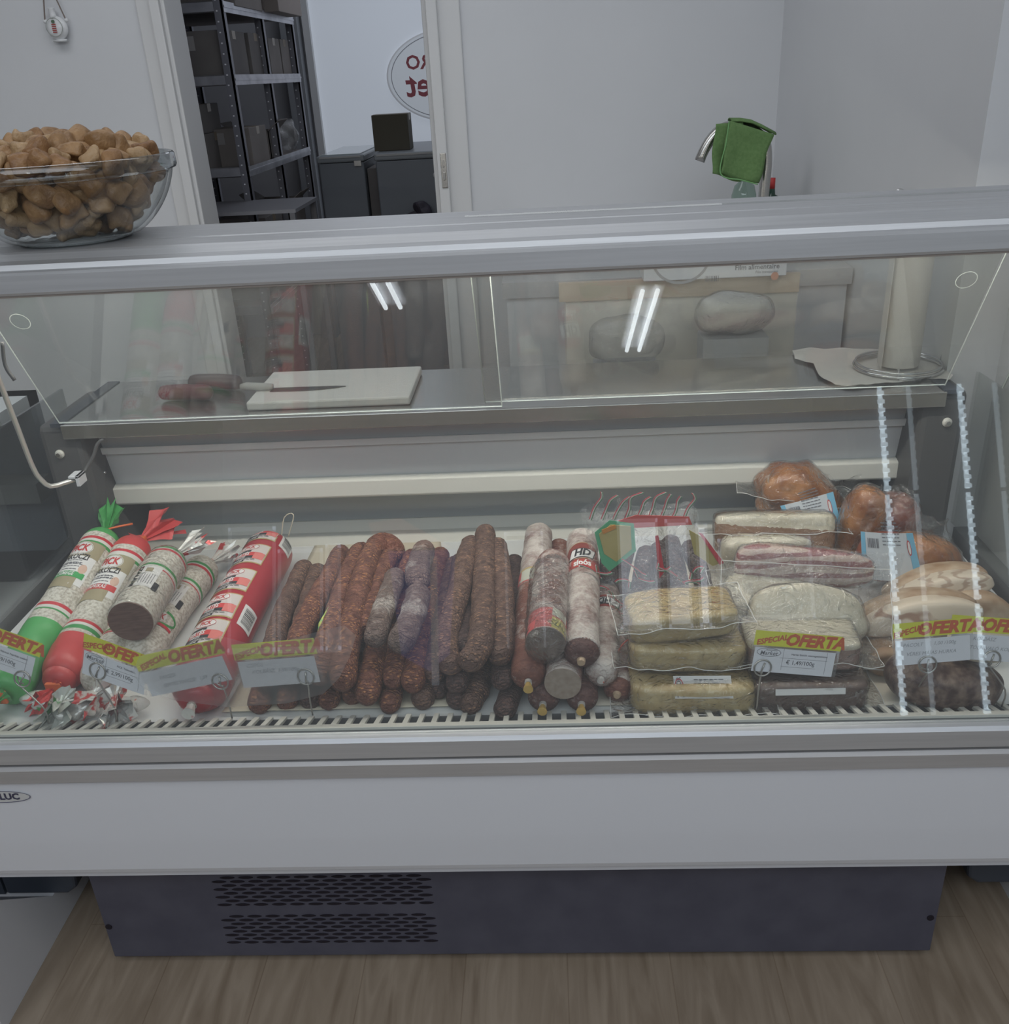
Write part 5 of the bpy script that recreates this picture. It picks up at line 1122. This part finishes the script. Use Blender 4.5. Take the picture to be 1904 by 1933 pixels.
# loose bag tops above the hams
def bagtop(parent, pts, ys, seed, amp=.012, m=None, n=20, nm='bag_top'):
    a, b_, c_, d = [aty(px, py, y) for (px, py), y in zip(pts, ys)]; vs = []; fs = []
    for j in range(n+1):
        for i in range(n+1):
            u, v = i/n, j/n; p = a.lerp(b_, u).lerp(d.lerp(c_, u), v)
            p += V((noise.noise(p*45+V((seed, 0, 0))), 1.4*noise.noise(p*38+V((0, seed, 0))), noise.noise(p*45+V((0, 0, seed)))))*amp*(.4+v*.9); vs.append(p)
    for j in range(n):
        for i in range(n): q = j*(n+1)+i; fs.append((q, q+1, q+n+2, q+n+1))
    return mesh(nm, vs, fs, m or FILM, parent, False)
bagtop(hk_, ((1440, 985), (1590, 985), (1618, 905), (1446, 885)), (1.68, 1.68, 1.70, 1.70), 1)
bagtop(hB, ((1600, 1000), (1730, 985), (1722, 925), (1640, 918)), (1.60, 1.60, 1.62, 1.62), 2)
bagtop(hC, ((1700, 1030), (1790, 1060), (1802, 985), (1725, 960)), (1.50, 1.50, 1.54, 1.54), 3, .016)
bagtop(hA, ((1585, 1085), (1600, 1085), (1672, 938), (1655, 925)), (1.55, 1.55, 1.57, 1.57), 4, .006)
# pale pork cuts
PORK = strip_mat('pale_pork_fat', (.38, .24, .17), (.68, .57, .45), 7, 9, 'Z', lo=.06, hi=.22)
PORK2 = strip_mat('pale_pork_streaked', (.44, .33, .25), (.64, .54, .43), 22, 11, 'X', stretch=(.5, 1, 2), lo=.1, hi=.45)
RIND = mat('smoked_rind', (.33, .20, .115), .5, col2=(.54, .42, .30), scale=26, bump=.6, bscale=60)
def crescent(name, px, py, y, half, rot, m, label, sag, seed, rind=True, e=.42):
    c = aty(px, py, y); f = lambda q: V((q.x, q.y, q.z*(1-.55*q.x*q.x)+sag*(1-q.x*q.x)))
    vs, fs = superlump(c, half, rot, e, .07, 20, 5, f, seed); zz = min(v.z for v in vs); t = empty(name, (c.x, c.y, zz), label, 'bacon', 'loose pale pork cuts at the right')
    mesh('flesh', vs, fs, m, t, True)
    if rind:
        vs2, fs2 = superlump(c+V((0, half[1]*.42, half[2]*.04)), (half[0]*1.012, half[1]*.62, half[2]*1.01), rot, e, .07, 20, 5, f, seed); mesh('rind', vs2, fs2, RIND, t, True)
    return t
crescent('pork_cut', 1770, 1112, 1.42, (.085, .04, .028), (-15, -14, 0), PORK2, 'pale grained pork piece curving under the labelled ham', .15, 1)
crescent('pork_cut', 1845, 1142, 1.38, (.048, .04, .026), (-10, 14, 0), RIND, 'pinkish brown pork end at the far right above the tags', .1, 2, False)
crescent('pork_cut', 1728, 1168, 1.34, (.100, .04, .028), (-18, -10, 0), PORK, 'half moon of pale pork fat streaked brown, nearest above the right tags', .45, 3)
crescent('pork_cut', 1660, 1232, 1.30, (.032, .04, .026), (0, 0, 0), RIND, 'small brown rinded piece between the lard block and the right tags', .0, 4, False)
crescent('pork_cut', 1665, 1268, 1.30, (.026, .035, .018), (0, 0, 0), PORK2, 'small pale piece below the brown rinded one, right of the pouch', .0, 5, False)
crescent('pork_cut', 1720, 1205, 1.33, (.06, .04, .022), (0, 4, 0), RIND, 'brown smoked piece hidden just behind the right price tags', .0, 6, False)
c = atz(1780, 1284, TZ+.036)
DH = mat('cured_ham_dark', (.055, .028, .025), .45, col2=(.30, .22, .17), scale=60, amount=(.40, .80), bump=1.0, bscale=150, detail=12)
pack('cured_ham', c, (.085, .048, .036), (0, 8, 0), .75, DH, 'dark wrinkled cured ham lying low at the right under the tags', 'ham', .12, 24, None, seed=13)
crescent('pork_cut', 1860, 1215, 1.22, (.05, .03, .02), (0, 0, 0), LARD_W, 'pale cut behind the rightmost price tag', 0, 7, False)
# bag of paired sausages with flag print
bg = empty('sausage_bag', aty(1240, 1165, 1.40), 'clear crumpled bag printed with red and green ribbons holding thin dark sausages', 'bag')
for k, (a, b_, c_, r) in enumerate((((1160, 1150), (1170, 1080), (1185, 1020), .017), ((1205, 1160), (1212, 1090), (1222, 1030), .018), ((1245, 1165), (1250, 1100), (1246, 1020), .018), ((1290, 1160), (1280, 1090), (1262, 1010), .017), ((1335, 1150), (1322, 1085), (1296, 1020), .017), ((1185, 1165), (1225, 1135), (1300, 1150), .016), ((1150, 1100), (1148, 1050), (1160, 1010), .015))):
    P = smooth_path([aty(*a, 1.44), aty(*b_, 1.47), aty(*c_, 1.50)], .006); S = arclen(P); vs, fs, _ = tube_geo(P, soft_rads(S, r, 1, 1, .3), 14, True, wob=.1); mesh('sausage', vs, fs, K_DRK, bg, True)
FLAG = glassy('flag_film', (.95, .95, .95), .05, .8, .08, haze=.05, bump=1.0, bscale=45, power=3)
bagtop(bg, ((1125, 1165), (1372, 1120), (1300, 965), (1105, 962)), (1.395, 1.395, 1.44, 1.45), 7, .020, FLAG, 26, 'bag_front')
bagtop(bg, ((1100, 985), (1330, 985), (1300, 935), (1120, 955)), (1.46, 1.46, 1.50, 1.50), 8, .020, FLAG, 22, 'bag_neck')
def patch(px4, y, m, nm, off=0):
    pts = [aty(px, py, y) for px, py in px4]; b = B(); b.slabpoly(pts, (0, -.001, 0)); return b.build(nm, m, bg)
YG = mat('label_ochre', (.42, .34, .10), .5, col2=(.48, .40, .16), scale=20)
patch(((1122, 1005), (1150, 982), (1196, 988), (1200, 1040), (1150, 1078), (1135, 1062)), 1.385, mat('label_green', (.10, .42, .22), .5), 'bag_label')
patch(((1130, 1008), (1152, 990), (1190, 993), (1192, 1036), (1163, 1060), (1140, 1045)), 1.383, YG, 'bag_label_centre')
patch(((1135, 1000), (1160, 990), (1163, 997), (1138, 1008)), 1.381, mat('label_orange', (.62, .26, .05), .5), 'label_logo')
patch(((1150, 988), (1200, 972), (1300, 975), (1306, 990), (1200, 996)), 1.386, mat('label_redtop', (.62, .10, .09), .5), 'bag_label_top')
patch(((1300, 1000), (1322, 1012), (1360, 1062), (1345, 1068), (1310, 1045)), 1.384, YG, 'bag_label_side'); patch(((1318, 1005), (1326, 1008), (1366, 1062), (1358, 1066)), 1.382, TR_, 'label_red_edge')
patch(((1236, 1012), (1242, 1010), (1254, 1078), (1244, 1092)), 1.384, TR_, 'label_red_edge')
rr_ = random.Random(5); rb = B(); rg = B(); rwt = B()
for k in range(24):
    x, y = rr_.uniform(1120, 1330), rr_.uniform(1060, 1160); a = rr_.uniform(0, 6.28); pts = []
    for j in range(6): pts.append((x+j*9*math.cos(a+.35*math.sin(j)), y+j*6*math.sin(a+.3*j)))
    for bb_, dx in ((rb, 0), (rwt, 1.6), (rg, 3.2)): bb_.tube(smooth_path([aty(px+dx, py+dx, 1.380) for px, py in pts], .004), .0009, 5)
for k in range(9):
    x = 1112+k*22; h_ = rr_.uniform(16, 34); q = [(x, 980), (x+8, 968-h_*.3), (x+rr_.uniform(10, 22), 955-h_*.5), (x+rr_.uniform(14, 34), 948-h_*.6)]
    for bb_, dx in ((rb, 0), (rwt, 2), (rg, 4)): bb_.tube(smooth_path([aty(a+dx, b_+dx*.4, 1.44) for a, b_ in q], .004), .0007, 5)
rb.build('red_ribbon_print', TR_, bg); rg.build('green_ribbon_print', mat('ribbon_green', (.10, .25, .12), .5), bg); rwt.build('white_ribbon_print', TW, bg)

# ------------------------------------------------------------------ price tags on wire stems
YEL = mat('tag_yellow', (.66, .66, .055), .5); OFR = mat('offer_red', (.56, .12, .05), .5)
ACR = glassy('tag_acrylic', (.95, .95, .96), .05, .6, haze=.12)
def ptag(tl, tr, y1, y2, hpx, label, words='ESPECIAL', paper='hand', price=None, name=None, ring=(.5, .95), foot=None, lean=.30, skew=0, n=0):
    a, b_ = aty(*tl, y1), aty(*tr, y2); X = (b_-a); w_ = X.length; X.normalize()
    Dn = V((0, -lean, -1)); Dn = (Dn-X*Dn.dot(X)).normalized(); Dn = (Dn+X*skew).normalized(); nrm = X.cross(-Dn).normalized(); E2 = -Dn
    if nrm.y > 0: nrm = -nrm
    Zc = (a-CAM).dot(fwd); h = hpx*Zc/F*1.03
    t = empty('price_tag', a+Dn*h+X*w_*.5, label, 'price tag', 'yellow and white offer tags on wire stems')
    def P2(g, off): return [a+X*x+E2*y+nrm*off for x, y in g[0]]
    hy = h*.36
    def m2(nm, g, off, m, par=t): return mesh(nm, P2(g, off), g[1], m, par)
    m2('clear_holder', rect2d(w_, h, 1, 1, w_/2, -h/2), -.0006, ACR)
    ys = m2('yellow_strip', rect2d(w_, hy, 1, 1, w_/2, -hy/2), .0004, YEL)
    m2('offer_text', mv(text2d('OFERTA', hy*1.06, .05, .25, 1.0), w_*.690, -hy*.52), .0009, OFR, ys)
    if words: m2('offer_word', mv(text2d(words, hy*.50, .035, .25), w_*.20, -hy*.58, 14), .0009, OFR, ys)
    ph = h-hy-.003
    pp = m2('paper_card', rect2d(w_*.93, ph, 1, 1, w_*.49, -hy-.003-ph/2), .0004, PAPER)
    if paper == 'print':
        m2('card_logo', ring2d(w_*.14, ph*.18, w_*.006, 40, w_*.19, -hy-ph*.26), .0008, INK, pp); m2('card_logo_text', join2d(mv(text2d('HUNGARO', ph*.09, .01), w_*.22, -hy-ph*.17), mv(text2d('Market', ph*.24, .01, .2), w_*.19, -hy-ph*.30)), .0008, INK, pp)
        m2('card_name', mv(text2d(name, ph*.115, .012), w_*.66, -hy-ph*.28), .0008, INK, pp); m2('card_price', mv(text2d(price, ph*.235, .012), w_*.57, -hy-ph*.62), .0008, INK, pp)
        m2('card_lines', join2d(rect2d(w_*.55, .0004, 1, 1, w_*.60, -hy-ph*.45), rect2d(.0004, ph*.9, 1, 1, w_*.36, -hy-ph*.5), rect2d(.0004, ph*.9, 1, 1, w_*.86, -hy-ph*.55), rect2d(w_*.4, .0004, 1, 1, w_*.55, -hy-ph*.80)), .0008, INK, pp)
    elif paper:
        gs = [mv(text2d(s_, ph*.20, 0, .25), w_*x_, -hy-ph*y_) for s_, x_, y_ in paper]
        m2('card_writing', join2d(*gs), .0008, mat('pencil_grey', (.36, .37, .40), .7), pp)
    # wire: ring, cross bars and a stem down to the grille
    rc = a+X*w_*ring[0]+Dn*h*ring[1]+nrm*.002; b = B(); rr__ = .0125
    b.tube([rc+X*rr__*math.cos(q)+E2*rr__*math.sin(q) for q in [2*math.pi*k/24 for k in range(25)]], .0013, 7, cap=False)
    b.tube([rc+X*rr__*.7*math.cos(q)+E2*rr__*.7*math.sin(q)-nrm*.004 for q in [2*math.pi*k/24 for k in range(20)]], .0013, 7, cap=False)
    b.tube([rc+E2*.008+X*.002, rc-E2*.009-X*.002], .0012, 6)
    f = foot if foot else rc; fz = V(f)
    b.tube(smooth_path([rc-E2*.006, rc-E2*.014+V((0, .002, 0)), fz+V((0, 0, .03)), fz]), .0013, 7)
    b.build('wire_stem', mat('wire_grey', (.42, .41, .39), .3, .8), t, True)
    return t
def ft(px, py): return atz(px, py, .600)
ptag((-72, 1160), (81, 1215), 1.205, 1.20, 76, 'first offer tag at the left edge of the picture, cut by the frame', paper='print', price='€ 2,49/100g', name='PICK Rákóczi Paprikás szalámi', ring=(.86, 1.02), foot=ft(92, 1366), skew=.10)
ptag((159, 1195), (285, 1240), 1.20, 1.195, 76, 'second offer tag from the left, its right end hidden behind the third', paper='print', price='€ 2,99/100g', name='PICK Téliszalámi', ring=(.25, .80), foot=ft(222, 1362), skew=.22)
ptag((250, 1241), (413, 1205), 1.19, 1.185, 80, 'third offer tag, tilted up to the right and blurred by the fogged glass', paper=(('PÁRIZSI', .28, .42), ('SERTÉS PÁRIZSI   1,09', .45, .75)), ring=(.82, .98), foot=ft(438, 1356), skew=.14)
ptag((436, 1217), (592, 1204), 1.19, 1.19, 84, 'fourth offer tag over the dry sausages with a handwritten card', paper=(('CSÍPŐS', .22, .25), ('KOLBÁSZ  1,99/100g', .45, .50)), ring=(.80, .85), foot=ft(590, 1350), skew=.10)
ptag((1427, 1189), (1591, 1202), 1.185, 1.185, 78, 'offer tag with a printed market logo card in front of the lard block', paper='print', price='€ 1,49/100g', name='Hartai füstölt csemegeszalonna', ring=(.15, .90), foot=ft(1428, 1340), skew=-.06)
ptag((1684, 1178), (1836, 1165), 1.17, 1.17, 80, 'offer tag with pencil writing in front of the dark cured ham', paper=(('PÁCOLT       1,00 /100g', .45, .30), ('VÉRES MÁJAS HURKA', .47, .66)), ring=(.42, 1.02), foot=ft(1727, 1330), skew=-.02)
ptag((1797, 1160), (1965, 1172), 1.20, 1.20, 82, 'rightmost offer tag, cut off by the picture edge', words='ESPECIAL', paper=(('KOLBÁSZ', .40, .25), ('FÜSTÖLNIVALÓ KOLBÁSZ', .5, .60)), ring=(.52, .95), foot=ft(1890, 1334), skew=-.02)

# fogged patch on the glass
fm_ = bpy.data.materials.new('condensation'); fm_.use_nodes = True; nt = fm_.node_tree; N = nt.nodes.new; L = nt.links.new; nt.nodes.remove(nt.nodes['Principled BSDF'])
rf = N('ShaderNodeBsdfRefraction'); rf.inputs['IOR'].default_value = 1.03; rf.inputs['Roughness'].default_value = .35; df = N('ShaderNodeBsdfDiffuse'); df.inputs[0].default_value = (.7, .7, .7, 1)
tr = N('ShaderNodeBsdfTransparent'); m1 = N('ShaderNodeMixShader'); m1.inputs[0].default_value = .35; L(tr.outputs[0], m1.inputs[1]); L(rf.outputs[0], m1.inputs[2])
tc = N('ShaderNodeTexCoord'); n = N('ShaderNodeTexNoise'); n.inputs['Scale'].default_value = 16; L(tc.outputs['Object'], n.inputs['Vector']); mr = N('ShaderNodeMapRange'); mr.inputs['To Min'].default_value = .04; mr.inputs['To Max'].default_value = .20; L(n.outputs[0], mr.inputs[0])
mx = N('ShaderNodeMixShader'); L(mr.outputs[0], mx.inputs[0]); L(m1.outputs[0], mx.inputs[1]); L(df.outputs[0], mx.inputs[2]); L(mx.outputs[0], nt.nodes['Material Output'].inputs[0])
def on_glass(px, py, off=.0065):
    r = ray(px, py); n_ = V((0, -gd.z, gd.y)); P0 = GB-n_*off; k = (P0-CAM).dot(n_)/r.dot(n_); return CAM+r*k
fg_pts = [(262, 1240), (300, 1225), (360, 1222), (415, 1200), (470, 1215), (530, 1212), (590, 1195), (650, 1180), (672, 1200), (660, 1240), (640, 1280), (610, 1310), (540, 1328), (430, 1335), (330, 1322), (270, 1300), (250, 1270)]
b = B(); b.add([on_glass(*p) for p in fg_pts], [tuple(range(len(fg_pts)))]); b.build('condensation_patch', fm_, ctr)

# ------------------------------------------------------------------ on the worktop, right: paper towels
pc = atz(1702, 690, WZ+.012); st = empty('paper_towel_stand', (pc.x, pc.y, WZ), 'chrome wire paper towel stand with a ring base and ball ended arm', 'stand')
b = B(); Rr = (atz(1778, 690, WZ+.01)-atz(1612, 690, WZ+.01)).length/2
rc = atz(1694, 690, WZ+.01); b.tube([rc+V((Rr*math.cos(q), Rr*math.sin(q), 0)) for q in [2*math.pi*k/48 for k in range(49)]], .0032, 10, cap=False)
b.tube([rc+V((Rr*.97*math.cos(q), Rr*.97*math.sin(q), .007)) for q in [2*math.pi*k/48 for k in range(49)]], .0024, 8, cap=False)
b.tube([rc+V((-Rr*.3, -Rr*.95, .003)), rc+V((Rr*.0, 0, .003)), rc+V((Rr*.3, Rr*.9, .003))], .0028, 8); b.tube([rc+V((Rr*.2, -Rr*.97, -.004)), rc+V((-Rr*.3, -Rr*.97, -.004))], .003, 8); b.build('ring_base', CHROME, st, True)
b = B(); b.tube([rc+V((0, 0, .003)), rc+V((0, 0, .27))], .004, 10); b.build('centre_pole', CHROME, st, True)
p0 = rc+V((Rr, .0, .005)); p1 = aty(1800, 605, p0.y); b = B(); b.tube([p0, p1], .0026, 8); arm = b.build('side_arm', CHROME, st, True)
vs, fs = superlump(p1, (.0085,)*3, e=1, nz=0, sub=3); mesh('arm_ball', vs, fs, CHROME, arm, True)
PT_ = mat('paper_towel', (.74, .71, .67), .9, col2=(.76, .73, .70), scale=300, bump=.5, bscale=600)
rl = empty('paper_towel_roll', (rc.x, rc.y, WZ+.014), 'white embossed paper towel roll standing on the wire stand', 'paper towel')
rR = (atz(1738, 690, WZ+.014)-atz(1660, 690, WZ+.014)).length/2*1.02
vs, fs = [], []; n = 48
for j, z in enumerate((0, .002, .05, .10, .15, .20, .248, .25)):
    for k in range(n): a = 2*math.pi*k/n; r_ = rR-(.001 if j in (0, 7) else 0); vs.append(V((rc.x+r_*math.cos(a), rc.y+r_*math.sin(a), WZ+.014+z)))
for j in range(7):
    for k in range(n): q = j*n+k; fs.append((q, j*n+(k+1) % n, (j+1)*n+(k+1) % n, q+n))
fs.append(tuple(range(n-1, -1, -1))); fs.append(tuple(7*n+k for k in range(n))); mesh('roll', vs, fs, PT_, rl, True)
b = B(); b.slabpoly([V((rc.x-rR, rc.y, WZ+.015)), V((rc.x-rR-.004, rc.y-.03, WZ+.013)), V((rc.x-rR-.004, rc.y-.03, WZ+.26)), V((rc.x-rR, rc.y, WZ+.262))], (.001, 0, 0)); b.build('loose_sheet', PT_, rl)
EM = mat('emboss', (.66, .63, .59), .95); gs = []
for zc_, a_ in ((.03, -1.9), (.09, -1.3), (.155, -1.75), (.215, -1.2), (.10, -2.3)):
    for rad in (.004, .009, .014, .019):
        nn = int(rad*2200)
        for k in range(nn): q = 2*math.pi*k/nn; gs.append((rad*math.cos(q), zc_+rad*math.sin(q), a_))
vs, fs = [], []
for x, z, a_ in gs:
    for dx, dz in ((-.0004, -.0004), (.0004, -.0004), (.0004, .0004), (-.0004, .0004)): a = a_+(x+dx)/rR; vs.append(V((rc.x+(rR+.0004)*math.cos(a), rc.y+(rR+.0004)*math.sin(a), WZ+.014+z+dz)))
    k = len(vs)-4; fs.append((k, k+1, k+2, k+3))
o = mesh('embossed_dots', vs, fs, EM, rl); o['kind'] = 'stuff'
# crumpled sheet below
out = [(1495, 664), (1530, 658), (1560, 662), (1600, 660), (1660, 662), (1740, 665), (1770, 690), (1798, 712), (1790, 720), (1742, 716), (1700, 724), (1650, 728), (1600, 732), (1575, 728), (1545, 712), (1535, 690), (1500, 680)]
pts = [atz(px, py, WZ+.002) for px, py in out]; cc = sum(pts, V((0, 0, 0)))/len(pts); vs = [cc+V((0, 0, .003))]; fs = []; rows = 14; n = len(pts)*6
bd_ = []
for i in range(len(pts)):
    for k in range(6): bd_.append(pts[i].lerp(pts[(i+1) % len(pts)], k/6))
for j in range(1, rows+1):
    for k in range(n): q = cc.lerp(bd_[k], j/rows); q = q+V((0, 0, .0012+.004*abs(noise.noise(q*28))*(j/rows)**2+.0015*(noise.noise(q*60)+1))); q.z = max(q.z, WZ+.0012); vs.append(q)
for k in range(n): fs.append((0, 1+k, 1+(k+1) % n))
for j in range(1, rows):
    for k in range(n): a = 1+(j-1)*n; b_ = 1+j*n; fs.append((a+k, b_+k, b_+(k+1) % n, a+(k+1) % n))
o = mesh('paper_towel_sheet', vs, fs, PT_, None, True, origin=(cc.x, cc.y, WZ)); tag(o, 'crumpled paper towel sheet lying under the wire stand', 'paper towel')
# two dark sausages on the worktop at the left
for pts, m, lab in ((((300, 742), (345, 740), (400, 741)), mat('sausage_end_red', (.14, .035, .045), .4), 'dark sausage stub with a red middle on the worktop, left of the cutting board'), (((356, 722), (400, 720), (455, 722)), mat('sausage_end_dark', (.07, .045, .055), .4), 'blackish sausage piece behind the red one on the worktop')):
    kolbasz([(a, b_, WZ+.017) for a, b_ in pts], .016, m, lab, wob=.02, tip=.4, name='sausage', grp='dark sausages on the worktop')

# ------------------------------------------------------------------ bowl of cracklings
BC = atz(146, 452, 1.302); BC.z = 1.303
BR, BH = .161, .116
bowl = empty('glass_bowl', BC, 'large clear glass bowl heaped with cracklings on the ledge', 'bowl')
BG = glassy('bowl_glass', (.95, .965, .965), .035, .9, .03, power=4); BG2 = glassy('bowl_rim_glass', (.82, .85, .86), .07, .9, .03, power=3)
def prof_r(z): t_ = z/BH; return .080+(BR-.080)*(math.sin(min(1, t_*1.0)*math.pi/2)**.62) if z > 0 else .080
outer = [(.0, .0), (.070, .0), (.082, .003)]+[(prof_r(z), z) for z in [BH*k/14*.80 for k in range(1, 15)]]
rz_ = outer[-1]; outer += [(BR+.003, rz_[1]+.001), (BR+.0045, rz_[1]+.004), (BR+.0035, BH-.003), (BR+.001, BH), (BR-.003, BH-.001), (BR-.005, rz_[1])]
inner = [(prof_r(z)-.005, z+.003) for z in [BH*k/14*.80 for k in range(13, 0, -1)]]+[(.07, .006), (0, .006)]
def lathe(prof, c, n=72):
    vs, fs = [], []
    for r_, z in prof:
        for k in range(n): a = 2*math.pi*k/n; vs.append(V((c.x+r_*math.cos(a), c.y+r_*math.sin(a), c.z+z)))
    for j in range(len(prof)-1):
        for k in range(n): q = j*n+k; fs.append((q, j*n+(k+1) % n, (j+1)*n+(k+1) % n, q+n))
    return vs, fs
vs, fs = lathe(outer[1:18]+inner[:-1], BC); mesh('bowl_wall', vs, fs, BG, bowl, True)
vs, fs = lathe([(BR-.001, rz_[1])]+outer[17:]+[(BR-.001, rz_[1])], BC); mesh('bowl_rim', vs, fs, BG2, bowl, True)
vs, fs = lathe([(.0001, 0), (.078, 0), (.084, .0035), (.080, .006), (.0001, .006)], BC); mesh('bowl_foot', vs, fs, BG2, bowl, True)
CRK = [mat('crackling_golden', (.25, .135, .055), .5, col2=(.42, .25, .12), scale=45, bump=1.0, bscale=170), mat('crackling_brown', (.19, .088, .034), .5, col2=(.34, .185, .08), scale=45, bump=1.0, bscale=170), mat('crackling_pale', (.34, .21, .10), .5, col2=(.47, .31, .17), scale=40, bump=1.0, bscale=170)]
rnd = random.Random(11); protos = []
for k in range(9):
    h = (rnd.uniform(.015, .023), rnd.uniform(.012, .017), rnd.uniform(.011, .015))
    vs, fs = superlump((0, 0, 0), h, (rnd.uniform(0, 180), rnd.uniform(0, 180), 0), rnd.uniform(.40, .7), .55, 42, 4, seed=k+30)
    me = bpy.data.meshes.new('crackling'); me.from_pydata(vs, [], fs); me.materials.append(CRK[k % 3]); me.polygons.foreach_set('use_smooth', [True]*len(fs)); protos.append(me)
pts = []; tries = 0
while tries < 60000 and len(pts) < 235:
    tries += 1; x, y = rnd.uniform(-BR, BR), rnd.uniform(-BR, BR); rho = math.hypot(x, y); z = rnd.uniform(.024, BH+.060)
    top = BH-.006+.030*max(0, 1-(rho/(BR*.95))**2)**.7-.012*(x/BR)
    lim = (prof_r(max(.001, min(z-.010, BH*.8)))-.026) if z < BH*.8 else BR-.028
    if rho > lim or z > top: continue
    deep = (lim-rho > .045) and (top-z > .04)
    if deep: continue
    if any((x-a)**2+(y-b_)**2+(z-c_)**2 < .0235**2 for a, b_, c_ in pts): continue
    pts.append((x, y, z))
for k, (x, y, z) in enumerate(pts):
    o = bpy.data.objects.new('pork_crackling', protos[rnd.randrange(9)]); COL.objects.link(o); o.location = (BC.x+x, BC.y+y, BC.z+z)
    o.rotation_euler = (rnd.uniform(0, 6.3), rnd.uniform(0, 6.3), rnd.uniform(0, 6.3)); s_ = rnd.uniform(.85, 1.08); o.scale = (s_, s_, s_)
    tag(o, 'golden brown pork crackling piled in the glass bowl', 'crackling', 'pork cracklings in the glass bowl')
